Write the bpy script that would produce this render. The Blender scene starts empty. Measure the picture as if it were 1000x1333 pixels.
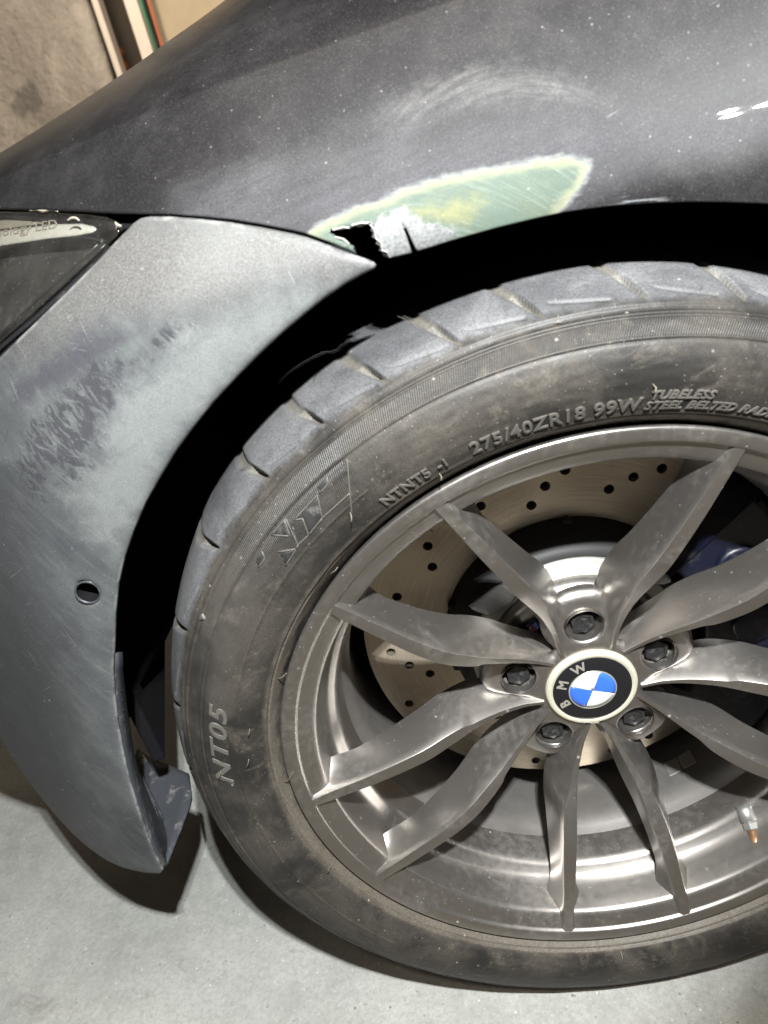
import bpy, bmesh, math, random
import numpy as np
from mathutils import Vector, Matrix
from mathutils.geometry import delaunay_2d_cdt

random.seed(5)
np.random.seed(5)
sc = bpy.context.scene
PI = math.pi

# ------------------------------------------------------------------ camera, light, exposure
# wheel frame: x = along the car (front of car is -x), y = into the car, z = up, origin = wheel centre
H = 0.33                                     # wheel centre above the floor
CAM = np.array([-0.08334, -0.41181, 0.43209])
YAW, PITCH, ROLL, FPX = -0.096642, 0.469294, -0.251420, 965.0


def cam_axes():
    d = np.array([math.sin(YAW) * math.cos(PITCH), math.cos(YAW) * math.cos(PITCH), -math.sin(PITCH)])
    r = np.array([math.cos(YAW), -math.sin(YAW), 0.0])
    u = np.cross(r, d)
    return d, math.cos(ROLL) * r + math.sin(ROLL) * u, -math.sin(ROLL) * r + math.cos(ROLL) * u


CD, CR, CU = cam_axes()
cd = bpy.data.cameras.new('camera')
cam = bpy.data.objects.new('camera', cd)
sc.collection.objects.link(cam)
cam.matrix_world = Matrix((
    (CR[0], CU[0], -CD[0], CAM[0]),
    (CR[1], CU[1], -CD[1], CAM[1]),
    (CR[2], CU[2], -CD[2], CAM[2] + H),
    (0, 0, 0, 1)))
cd.sensor_fit = 'HORIZONTAL'
cd.sensor_width = 36.0
cd.lens = 36.0 * FPX / 1000.0
cd.clip_start = 0.01
cd.clip_end = 100
cd.dof.use_dof = True
cd.dof.focus_distance = 0.60
cd.dof.aperture_fstop = 11.0
sc.camera = cam

w = bpy.data.worlds.new('World')
sc.world = w
w.use_nodes = True
bg = w.node_tree.nodes['Background']
bg.inputs[0].default_value = (1.0, 0.86, 0.72, 1)
bg.inputs[1].default_value = 0.030

sc.view_settings.view_transform = 'Standard'
sc.view_settings.look = 'None'
sc.view_settings.exposure = 0.0
sc.view_settings.gamma = 1.0
sc.view_settings.use_curve_mapping = False
sc.cycles.max_bounces = 8
sc.cycles.use_denoising = True
sc.cycles.sample_clamp_indirect = 4.0


def lamp(name, kind, loc, target, power, col, size, spot=None, blend=0.3):
    l = bpy.data.lights.new(name, kind)
    l.energy = power
    l.color = col
    if kind == 'AREA':
        l.shape = 'RECTANGLE'
        l.size, l.size_y = size
    else:
        l.shadow_soft_size = size
    if kind == 'SPOT':
        l.spot_size = math.radians(spot)
        l.spot_blend = blend
    o = bpy.data.objects.new(name, l)
    sc.collection.objects.link(o)
    o.location = (loc[0], loc[1], loc[2] + H)
    v = Vector(target) - Vector(loc)
    o.rotation_euler = v.to_track_quat('-Z', 'Y').to_euler()
    return o


# hand-held cool work lamp just above the camera
for dx, dz in ((0.0, 0.0), (0.030, 0.014), (0.026, -0.016)):
    lamp('work_lamp', 'SPOT', (0.015 + dx, -0.53, 0.865 + dz), (-0.21, 0.27, 0.22), 56.0, (0.985, 1.0, 0.99), 0.006, 68, 0.3)
# warm tube lamp under the garage ceiling right above the wing, and an added unseen spot brightening the back wall
lamp('ceiling_lamp', 'AREA', (-0.1, 0.10, 2.0), (-0.1, -0.15, -0.33), 14.0, (1.0, 0.83, 0.64), (1.4, 0.22))
lamp('wall_fill_spot', 'SPOT', (-0.55, 1.15, 1.25), (-0.85, 2.2, 0.85), 80.0, (1.0, 0.84, 0.66), 0.12, 80, 0.6)
# added unseen spot warming the floor that rim and disc reflect
lamp('floor_fill_spot', 'SPOT', (-0.1, -1.2, 2.0), (-0.1, -1.2, 0.0), 105.0, (1.0, 0.84, 0.66), 0.10, 62, 0.35)

# ------------------------------------------------------------------ projection helpers


def ray(px, py):
    return CD + (px - 500.0) / FPX * CR - (py - 666.5) / FPX * CU


def at_y(px, py, y):
    v = ray(px, py)
    return CAM + (y - CAM[1]) / v[1] * v


def at_z(px, py, z):
    v = ray(px, py)
    return CAM + (z - CAM[2]) / v[2] * v


_YS = np.arange(-0.05, 0.62, 0.004)


def at_f(px, py, fn, off=0.0):
    """first hit of the line of sight through a photo pixel with the surface y = fn(x, z) + off"""
    v = ray(px, py)
    P = CAM[None] + ((_YS - CAM[1]) / v[1])[:, None] * v[None]
    g = _YS - fn(P[:, 0], P[:, 2]) - off
    i = np.argmax(g > 0)
    if g[i] <= 0:
        return at_y(px, py, _YS[np.argmax(g)])
    t = g[i - 1] / (g[i - 1] - g[i])
    return at_y(px, py, _YS[i - 1] + t * (_YS[i] - _YS[i - 1]))


# ------------------------------------------------------------------ object helpers
def link(o, parent=None):
    sc.collection.objects.link(o)
    if parent is not None:
        o.parent = parent
    return o


def empty(name, loc=(0, 0, 0), parent=None):
    o = bpy.data.objects.new(name, None)
    o.empty_display_size = 0.05
    link(o, parent)
    o.location = loc
    return o


def tag(o, label, cat, group=None, kind=None):
    if label:
        o['label'] = label
    if cat:
        o['category'] = cat
    if group:
        o['group'] = group
    if kind:
        o['kind'] = kind
    return o


def mesh_obj(name, verts, faces, material, parent=None, smooth=True, z=0.0):
    me = bpy.data.meshes.new(name)
    v = np.asarray(verts, dtype=float).copy()
    v[:, 2] += z
    me.from_pydata(v.tolist(), [], [tuple(int(i) for i in f) for f in faces])
    me.update()
    if smooth:
        me.polygons.foreach_set('use_smooth', np.ones(len(me.polygons), dtype=bool))
    if material:
        me.materials.append(material)
    o = bpy.data.objects.new(name, me)
    return link(o, parent)


def grid_faces(n, m, closed_n=False, closed_m=False):
    out = []
    for i in range(n if closed_n else n - 1):
        for j in range(m if closed_m else m - 1):
            a = i * m + j
            b = i * m + (j + 1) % m
            c = ((i + 1) % n) * m + (j + 1) % m
            d = ((i + 1) % n) * m + j
            out.append((a, b, c, d))
    return out


def sharp(o, deg=35):
    o.data.set_sharp_from_angle(angle=math.radians(deg))
    return o


def bevel(o, width, segs=2, deg=40):
    m = o.modifiers.new('bevel', 'BEVEL')
    m.width = width
    m.segments = segs
    m.limit_method = 'ANGLE'
    m.angle_limit = math.radians(deg)
    return o


def solid(o, t, offset=-1.0):
    m = o.modifiers.new('solid', 'SOLIDIFY')
    m.thickness = t
    m.offset = offset
    m.use_even_offset = False
    return o


def crspline(P, n):
    P = np.asarray(P, float)
    P = np.vstack([2 * P[0] - P[1], P, 2 * P[-1] - P[-2]])
    out = []
    for i in range(1, len(P) - 2):
        t = np.linspace(0, 1, n, endpoint=False)[:, None]
        a, b, c, d = P[i - 1], P[i], P[i + 1], P[i + 2]
        out.append(0.5 * (2 * b + (c - a) * t + (2 * a - 5 * b + 4 * c - d) * t ** 2 + (3 * b - a - 3 * c + d) * t ** 3))
    out.append(P[-2][None])
    return np.vstack(out)


def lathe(profile, n):
    P = np.asarray(profile, float)
    th = np.linspace(0, 2 * PI, n, endpoint=False)
    v = np.zeros((n, len(P), 3))
    v[:, :, 0] = P[None, :, 0] * np.cos(th)[:, None]
    v[:, :, 1] = P[None, :, 1]
    v[:, :, 2] = P[None, :, 0] * np.sin(th)[:, None]
    return v.reshape(-1, 3), grid_faces(n, len(P), closed_n=True)


def tube(pts, rad, n=10, caps=True):
    pts = [Vector(p) for p in pts]
    if not hasattr(rad, '__len__'):
        rad = [rad] * len(pts)
    V, Fc = [], []
    up = None
    for i, p in enumerate(pts):
        t = (pts[min(i + 1, len(pts) - 1)] - pts[max(i - 1, 0)]).normalized()
        if up is None:
            up = t.orthogonal().normalized()
        a = (up - t * up.dot(t)).normalized()
        up = a
        b = t.cross(a)
        for k in range(n):
            an = 2 * PI * k / n
            V.append(p + (a * math.cos(an) + b * math.sin(an)) * rad[i])
    Fc = grid_faces(len(pts), n, closed_m=True)
    if caps:
        Fc.append(tuple(range(n))[::-1])
        Fc.append(tuple(range((len(pts) - 1) * n, len(pts) * n)))
    return np.array([list(v) for v in V]), Fc


def box_verts(c, s, M=None):
    V = []
    for x in (-1, 1):
        for y in (-1, 1):
            for z in (-1, 1):
                v = Vector((x * s[0] / 2, y * s[1] / 2, z * s[2] / 2))
                if M is not None:
                    v = M @ v
                V.append(np.array(c) + np.array(v))
    Fc = [(0, 1, 3, 2), (4, 6, 7, 5), (0, 4, 5, 1), (2, 3, 7, 6), (0, 2, 6, 4), (1, 5, 7, 3)]
    return np.array(V), Fc


# polygon helpers (2-D)
def resample(poly, step, closed=True):
    P = np.asarray(poly, float)
    if closed:
        P = np.vstack([P, P[:1]])
    out = []
    for a, b in zip(P[:-1], P[1:]):
        L = np.linalg.norm(b - a)
        k = max(1, int(round(L / step)))
        for t in range(k):
            out.append(a + (b - a) * t / k)
    if not closed:
        out.append(P[-1])
    return np.array(out)


def sdist(pts, poly, closed=True):
    """signed distance, positive inside"""
    pts = np.asarray(pts, float)
    P = np.asarray(poly, float)
    Q = np.roll(P, -1, 0)
    if not closed:
        P, Q = P[:-1], Q[:-1]
    d = np.full(len(pts), 1e9)
    ins = np.zeros(len(pts), bool)
    for a, b in zip(P, Q):
        ab = b - a
        t = np.clip(((pts - a) @ ab) / max(ab @ ab, 1e-18), 0, 1)
        d = np.minimum(d, np.linalg.norm(pts - a - t[:, None] * ab, axis=1))
        c = (a[1] > pts[:, 1]) != (b[1] > pts[:, 1])
        with np.errstate(divide='ignore', invalid='ignore'):
            xi = a[0] + (pts[:, 1] - a[1]) * (b[0] - a[0]) / (b[1] - a[1])
        ins ^= c & (pts[:, 0] < xi)
    return np.where(ins, d, -d) if closed else d


def cdt_panel(outline, holes, pts, rings=(0.0008, 0.0018, 0.0032, 0.005)):
    """triangulate a 2-D outline (with holes) with interior points; returns verts2d, tris, distance to outline"""
    loops = [np.asarray(outline, float)] + [np.asarray(h, float) for h in holes]
    allp = np.vstack(loops)
    edges = []
    k = 0
    for L in loops:
        n = len(L)
        edges += [(k + i, k + (i + 1) % n) for i in range(n)]
        k += n

    def inside(q):
        d = sdist(q, loops[0])
        for h in loops[1:]:
            d = np.minimum(d, -sdist(q, h))
        return d
    extra = []
    for L in loops:
        t = np.roll(L, -1, 0) - np.roll(L, 1, 0)
        t /= np.maximum(np.linalg.norm(t, axis=1), 1e-9)[:, None]
        nn = np.stack([-t[:, 1], t[:, 0]], 1)
        for r in rings:
            for s in (-1, 1):
                q = L + s * nn * r
                dd = inside(q)
                extra.append(q[dd > r * 0.93])
    q = np.asarray(pts, float)
    if len(q):
        dd = inside(q)
        lim = (max(rings) if rings else 0.001) + 0.0012
        extra.append(q[dd > lim])
    allq = np.vstack([allp] + extra) if extra else allp
    r = delaunay_2d_cdt([Vector(p) for p in allq], edges, [], 1, 1e-7)
    v2 = np.array([[p[0], p[1]] for p in r[0]])
    tris = np.array([f for f in r[2] if len(f) == 3], int)
    cen = v2[tris].mean(1)
    tris = tris[inside(cen) > 0]
    return v2, tris, inside(v2)


def panel_obj(name, v2, tris, Y, material, parent, z=0.0):
    v = np.stack([v2[:, 0], Y, v2[:, 1]], 1)
    a, b, c = v[tris[:, 0]], v[tris[:, 1]], v[tris[:, 2]]
    n = np.cross(b - a, c - a)
    fl = n[:, 1] > 0
    tris = tris.copy()
    tris[fl] = tris[fl][:, ::-1]
    return mesh_obj(name, v, tris, material, parent, True, z)


def attr(o, name, val):
    a = o.data.attributes.new(name, 'FLOAT', 'POINT')
    a.data.foreach_set('value', np.asarray(val, dtype=np.float32))


# ------------------------------------------------------------------ material helpers
class Nd:
    def __init__(self, name):
        self.m = bpy.data.materials.new(name)
        self.m.use_nodes = True
        self.t = self.m.node_tree
        self.b = self.t.nodes['Principled BSDF']
        self.out = self.t.nodes['Material Output']

    def n(self, ty, **kw):
        x = self.t.nodes.new(ty)
        for k, v in kw.items():
            setattr(x, k, v)
        return x

    def put(self, sock, v):
        if hasattr(v, 'is_output'):
            self.t.links.new(v, sock)
        elif isinstance(v, (tuple, list)) and len(v) == 3 and sock.type == 'RGBA':
            sock.default_value = (*v, 1)
        else:
            sock.default_value = v

    def obj(self):
        if not hasattr(self, '_tc'):
            self._tc = self.n('ShaderNodeTexCoord')
        return self._tc.outputs['Object']

    def map(self, scale=(1, 1, 1), rot=(0, 0, 0), loc=(0, 0, 0), vec=None):
        r = self.n('ShaderNodeMapping')              # turn first, stretch afterwards
        self.put(r.inputs[0], vec or self.obj())
        r.inputs[1].default_value = loc
        r.inputs[2].default_value = rot
        x = self.n('ShaderNodeMapping')
        self.put(x.inputs[0], r.outputs[0])
        x.inputs[3].default_value = scale
        return x.outputs[0]

    def noise(self, scale, detail=4, rough=0.55, vec=None, dist=0.0):
        x = self.n('ShaderNodeTexNoise')
        self.put(x.inputs['Vector'], vec or self.obj())
        x.inputs['Scale'].default_value = scale
        x.inputs['Detail'].default_value = detail
        x.inputs['Roughness'].default_value = rough
        x.inputs['Distortion'].default_value = dist
        return x.outputs[0]

    def voro(self, scale, vec=None, feat='F1', out=0, rand=1.0):
        x = self.n('ShaderNodeTexVoronoi', feature=feat)
        self.put(x.inputs['Vector'], vec or self.obj())
        x.inputs['Scale'].default_value = scale
        x.inputs['Randomness'].default_value = rand
        return x.outputs[out]

    def ma(self, op, a, b=0.0, c=0.0):
        x = self.n('ShaderNodeMath', operation=op)
        self.put(x.inputs[0], a)
        self.put(x.inputs[1], b)
        self.put(x.inputs[2], c)
        return x.outputs[0]

    def ss(self, v, lo, hi, a=0.0, b=1.0):
        x = self.n('ShaderNodeMapRange', interpolation_type='SMOOTHSTEP')
        self.put(x.inputs[0], v)
        self.put(x.inputs[1], lo)
        self.put(x.inputs[2], hi)
        self.put(x.inputs[3], a)
        self.put(x.inputs[4], b)
        return x.outputs[0]

    def mix(self, f, a, b):
        x = self.n('ShaderNodeMix', data_type='RGBA')
        self.put(x.inputs[0], f)
        self.put(x.inputs[6], a)
        self.put(x.inputs[7], b)
        return x.outputs[2]

    def mixf(self, f, a, b):
        x = self.n('ShaderNodeMix', data_type='FLOAT')
        self.put(x.inputs[0], f)
        self.put(x.inputs[2], a)
        self.put(x.inputs[3], b)
        return x.outputs[0]

    def at(self, name):
        x = self.n('ShaderNodeAttribute', attribute_name=name)
        return x.outputs['Fac']

    def bump(self, h, strength=0.3, dist=0.001, normal=None):
        x = self.n('ShaderNodeBump')
        x.inputs['Strength'].default_value = strength
        x.inputs['Distance'].default_value = dist
        self.put(x.inputs['Height'], h)
        if normal is not None:
            self.put(x.inputs['Normal'], normal)
        return x.outputs[0]

    def sep(self, v=None):
        x = self.n('ShaderNodeSeparateXYZ')
        self.put(x.inputs[0], v or self.obj())
        return x.outputs

    def set(self, **kw):
        names = dict(col='Base Color', rough='Roughness', metal='Metallic', normal='Normal', coat='Coat Weight',
                     coatr='Coat Roughness', spec='Specular IOR Level', alpha='Alpha', trans='Transmission Weight',
                     sheen='Sheen Weight', ior='IOR')
        for k, v in kw.items():
            self.put(self.b.inputs[names[k]], v)
        return self.m


def simple(name, col, rough, metal=0.0, spec=0.5, noise=0.0, scale=60, dust=0.0, bump=0.0):
    n = Nd(name)
    c = col
    if noise:
        f = n.noise(scale, 5, 0.6)
        c = n.mix(f, tuple(x * (1 - noise) for x in col), tuple(min(1, x * (1 + noise)) for x in col))
    if dust:
        d = n.ss(n.noise(scale * 0.6, 6, 0.7), 0.52, 0.72, 0, dust)
        c = n.mix(d, c, (0.33, 0.31, 0.28))
    kw = dict(col=c, rough=rough, metal=metal, spec=spec)
    if bump:
        kw['normal'] = n.bump(n.noise(scale * 6, 4, 0.6), bump, 0.0006)
    return n.set(**kw)


# ------------------------------------------------------------------ materials
def specks(n, scale, lo, vec=None):
    """tiny dust flecks"""
    v = n.voro(scale, vec)
    r = n.voro(scale, vec, out=1)
    x = n.n('ShaderNodeSeparateColor')
    n.put(x.inputs[0], r)
    big = n.ss(x.outputs[0], lo, 1.0)
    return n.ma('MULTIPLY', n.ss(v, 0.22, 0.06), big)


def mat_fender():
    n = Nd('sanded_dark_paint')
    fill, metal, yel, haze, swirl, scr = (n.at(k) for k in ('filler', 'metal', 'yellow', 'haze', 'swirl', 'scratch'))
    edge = n.noise(160, 5, 0.65)
    ed = n.ma('SUBTRACT', edge, 0.5)
    # paint
    flake = n.noise(1800, 2, 0.5)
    paint = n.mix(n.ss(flake, 0.45, 0.75), (0.007, 0.0068, 0.0074), (0.027, 0.0262, 0.029))
    streak_v = n.map(scale=(9, 40, 120), rot=(0, 0.18, 0))
    st = n.noise(1.6, 7, 0.65, streak_v)
    blotch = n.noise(13, 5, 0.6)
    hz = n.ma('ADD', n.ma('MULTIPLY', haze, 26.0), n.ma('MULTIPLY', n.ma('SUBTRACT', blotch, 0.5), 1.3))
    hz = n.ss(hz, -0.6, 0.9)
    hz = n.ma('MULTIPLY', hz, n.ss(st, 0.25, 0.62, 0.35, 1.0))
    c = n.mix(n.ma('MULTIPLY', hz, 0.75), paint, (0.076, 0.075, 0.083))
    # thin general dust film
    film = n.ma('MULTIPLY', n.ss(n.noise(26, 7, 0.7), 0.35, 0.85), 0.06)
    c = n.mix(film, c, (0.30, 0.29, 0.28))
    # sanding swirl arcs
    def arcs(cx, cz, fr, fa, det=5):
        s_ = n.sep()
        ax_, az_ = n.ma('SUBTRACT', s_[0], cx), n.ma('SUBTRACT', s_[2], cz)
        r_ = n.ma('SQRT', n.ma('ADD', n.ma('MULTIPLY', ax_, ax_), n.ma('MULTIPLY', az_, az_)))
        cv = n.n('ShaderNodeCombineXYZ')
        n.put(cv.inputs[0], n.ma('MULTIPLY', r_, fr))
        n.put(cv.inputs[1], n.ma('MULTIPLY', n.ma('ARCTAN2', az_, ax_), fa))
        return n.noise(1.0, det, 0.65, cv.outputs[0])
    wvf = arcs(-0.015, 0.675, 420.0, 3.0)
    sw = n.ma('MULTIPLY', n.ss(n.ma('ADD', n.ma('MULTIPLY', swirl, 60.0), n.ma('MULTIPLY', ed, 1.2)), -0.25, 0.7),
              n.ss(wvf, 0.30, 0.72, 0.15, 0.75))
    c = n.mix(sw, c, (0.095, 0.093, 0.093))
    # filler repair: white feather ring, yellow line, green field
    rag = n.ma('SUBTRACT', n.noise(1.0, 5, 0.7, n.map(scale=(90, 60, 420), rot=(0, -0.1, 0))), 0.5)
    f = n.ma('ADD', fill, n.ma('ADD', n.ma('MULTIPLY', ed, 0.0030), n.ma('ADD', n.ma('MULTIPLY', rag, 0.006), n.ma('MULTIPLY', n.ma('SUBTRACT', n.noise(34, 3, 0.6), 0.5), 0.007))))
    m0 = n.ss(f, -0.0016, 0.0016)
    m1 = n.ss(f, 0.0008, 0.0022, 0, 0.75)
    m2 = n.ss(f, 0.0016, 0.0070)
    arcf = arcs(-0.10, 0.60, 700.0, 4.0)
    green = n.mix(n.noise(22, 4, 0.6), (0.046, 0.064, 0.050), (0.074, 0.096, 0.078))
    green = n.mix(n.ss(n.noise(60, 6, 0.7), 0.5, 0.75, 0, 0.5), green, (0.082, 0.090, 0.062))
    green = n.mix(n.ss(arcf, 0.50, 0.72, 0, 0.70), green, (0.118, 0.140, 0.124))
    c = n.mix(m0, c, n.mix(edge, (0.085, 0.091, 0.093), (0.135, 0.139, 0.137)))
    c = n.mix(m1, c, (0.140, 0.148, 0.088))
    c = n.mix(m2, c, green)
    y = n.ss(n.ma('ADD', yel, n.ma('MULTIPLY', ed, 0.018)), -0.004, 0.006, 0, 0.75)
    c = n.mix(y, c, n.mix(n.noise(90, 5, 0.65), (0.112, 0.106, 0.034), (0.145, 0.147, 0.085)))
    grain = n.noise(520, 4, 0.75)
    mt = n.ss(n.ma('ADD', metal, n.ma('MULTIPLY', ed, 0.014)), -0.0010, 0.0016)
    c = n.mix(mt, c, n.mix(n.ss(grain, 0.32, 0.70), (0.090, 0.093, 0.095), (0.160, 0.163, 0.160)))
    dash = n.noise(1.0, 3, 0.5, n.map(scale=(30, 60, 420), rot=(0, -0.12, 0)))
    sc_ = n.ma('MULTIPLY', n.ss(scr, -0.001, 0.004), n.ss(dash, 0.56, 0.62))
    c = n.mix(n.ma('MULTIPLY', sc_, 0.8), c, (0.20, 0.205, 0.215))
    gr_ = n.noise(1100, 2, 0.6)
    c = n.mix(n.ma('MULTIPLY', n.ss(gr_, 0.30, 0.72, 0.0, 0.40), n.ma('SUBTRACT', 1.0, n.ma('MULTIPLY', m0, 0.75))), c, (0.0, 0.0, 0.0))
    # scratches and dust flecks
    hair = n.noise(1.0, 4, 0.6, n.map(scale=(22, 30, 300), rot=(0, 0.35, 0)))
    c = n.mix(n.ss(hair, 0.735, 0.78, 0, 0.14), c, (0.5, 0.5, 0.5))
    sp = n.ma('ADD', specks(n, 1100, 0.45), n.ma('MULTIPLY', specks(n, 330, 0.88), 0.8))
    c = n.mix(n.ma('MULTIPLY', sp, 0.26), c, (0.62, 0.60, 0.57))
    up = n.ss(n.at('upper'), -0.001, 0.003)
    gl = n.ss(n.at('gloss'), -0.005, 0.02)
    rough = n.mixf(hz, 0.55, 0.72)
    rough = n.mixf(up, rough, 0.30)
    rough = n.mixf(m0, rough, 0.62)
    rough = n.mixf(sw, rough, 0.6)
    met = n.ma('MULTIPLY', mt, 0.55)
    rel = n.ma('ADD', n.ma('MULTIPLY', st, 0.25), n.ma('MULTIPLY', n.ma('MULTIPLY', grain, mt), 1.2))
    rel = n.ma('SUBTRACT', rel, n.ma('MULTIPLY', m0, 0.35))
    nb = n.bump(rel, 0.35, 0.0008)
    return n.set(col=c, rough=rough, metal=met, normal=nb, spec=n.mixf(up, n.mixf(hz, 0.20, 0.10), 0.6), coat=n.ma('MULTIPLY', gl, 0.12), coatr=0.02)


def mat_bumper():
    n = Nd('sanded_bumper_plastic')
    prim, dark, feath, pale, left = (n.at(k) for k in ('primer', 'dark', 'feather', 'pale', 'leftdark'))
    low = n.noise(14, 6, 0.62)
    mid = n.noise(55, 6, 0.65, dist=0.6)
    fine = n.noise(900, 3, 0.7)
    ml = n.ma('SUBTRACT', mid, 0.5)
    base = n.mix(n.ss(low, 0.3, 0.7), (0.0506, 0.0533, 0.0587), (0.0891, 0.0952, 0.0962))
    # diagonal sanding streaks
    sv = n.map(scale=(150, 60, 22), rot=(0, 0.62, 0))
    st = n.noise(1.0, 6, 0.62, sv)
    base = n.mix(n.ss(st, 0.42, 0.75, 0, 0.45), base, (0.1300, 0.1357, 0.1361))
    pl = n.ss(n.ma('ADD', pale, n.ma('MULTIPLY', ml, 0.05)), -0.012, 0.016, 0, 0.85)
    base = n.mix(pl, base, n.mix(mid, (0.1300, 0.1429, 0.1408), (0.1686, 0.1762, 0.1736)))
    gr = n.ss(n.noise(24, 4, 0.5), 0.55, 0.72, 0, 0.35)
    base = n.mix(gr, base, (0.1156, 0.1381, 0.1267))
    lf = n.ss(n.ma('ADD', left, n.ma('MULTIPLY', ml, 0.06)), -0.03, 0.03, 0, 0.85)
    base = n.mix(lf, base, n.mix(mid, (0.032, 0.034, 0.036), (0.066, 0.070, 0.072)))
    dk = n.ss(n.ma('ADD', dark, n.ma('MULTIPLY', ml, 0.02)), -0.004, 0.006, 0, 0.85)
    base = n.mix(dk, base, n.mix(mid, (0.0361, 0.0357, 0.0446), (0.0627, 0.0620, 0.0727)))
    pr = n.ss(n.ma('ADD', prim, n.ma('MULTIPLY', n.ma('SUBTRACT', n.noise(120, 6, 0.7, n.map(scale=(1.3, 1, 0.8), rot=(0, 0.3, 0))), 0.5), 0.045)),
              -0.012, 0.016, 0, 0.92)
    prc = n.mix(n.ss(fine, 0.3, 0.7), (0.0511, 0.0498, 0.0483), (0.1204, 0.1169, 0.1109))
    prc = n.mix(n.ss(low, 0.45, 0.7, 0, 0.35), prc, (0.1204, 0.1227, 0.1194))
    base = n.mix(pr, base, prc)
    # feathered dark scrapes
    fn_ = n.noise(1.0, 2.5, 0.55, n.map(scale=(230, 120, 60), rot=(0, 0.55, 0)), dist=1.2)
    fb = n.ss(n.ma('ADD', feath, n.ma('MULTIPLY', n.ma('SUBTRACT', n.noise(80, 5, 0.7), 0.5), 0.045)), -0.003, 0.008)
    ft = n.ma('MULTIPLY', fb, n.ss(fn_, 0.42, 0.52))
    base = n.mix(n.ma('MULTIPLY', ft, 0.9), base, (0.0409, 0.0419, 0.0469))
    gr2 = n.noise(1400, 3, 0.75)
    base = n.mix(n.ss(gr2, 0.35, 0.70, 0.0, 0.38), base, (0.0146, 0.0144, 0.0157))
    for k_, (sx, sz, an) in enumerate(((700, 22, 0.75), (620, 30, 0.25), (560, 26, -0.6), (760, 30, 1.3), (820, 24, -1.1))):
        h_ = n.noise(1.0, 2, 0.5, n.map(scale=(sx, 40, sz), rot=(0, an, 0), loc=(k_ * 3.1, 0, k_ * 1.7)))
        base = n.mix(n.ss(h_, 0.71, 0.76, 0, 0.35), base, (0.1970, 0.2020, 0.1991) if k_ != 2 else (0.0219, 0.0216, 0.0249))
    # scratches, edge wear, dust flecks
    h1 = n.noise(1.0, 3, 0.6, n.map(scale=(320, 60, 26), rot=(0, 0.9, 0)))
    base = n.mix(n.ss(h1, 0.73, 0.77, 0, 0.4), base, (0.2167, 0.2191, 0.2158))
    cr = n.noise(1.0, 3, 0.6, n.map(scale=(34, 60, 420), rot=(0, 0.55, 0)))
    base = n.mix(n.ss(cr, 0.735, 0.76, 0, 0.6), base, (0.0289, 0.0286, 0.0328))
    ew = n.ss(n.at('edged'), 0.0026, 0.0003)
    base = n.mix(n.ma('MULTIPLY', ew, n.ss(mid, 0.42, 0.62, 0.05, 0.8)), base, (0.2023, 0.2048, 0.2018))
    sp = n.ma('ADD', specks(n, 480, 0.75), specks(n, 150, 0.93))
    base = n.mix(n.ma('MULTIPLY', sp, 0.5), base, (0.2890, 0.2857, 0.2722))
    rel = n.ma('ADD', n.ma('MULTIPLY', fine, 0.5), n.ma('MULTIPLY', n.ma('SUBTRACT', 1.0, ft), 0.4))
    rel = n.ma('ADD', rel, n.ma('MULTIPLY', st, 0.5))
    nb = n.bump(rel, 0.28, 0.0006)
    rough = n.mixf(n.ma('MAXIMUM', ft, n.ma('MULTIPLY', n.ma('MAXIMUM', dk, lf), 0.7)), 0.62, 0.42)
    return n.set(col=base, rough=rough, normal=nb, spec=0.4)


def polar(n):
    s = n.sep()
    r = n.ma('SQRT', n.ma('ADD', n.ma('MULTIPLY', s[0], s[0]), n.ma('MULTIPLY', s[2], s[2])))
    th = n.ma('ARCTAN2', s[2], s[0])
    return s, r, th


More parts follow.
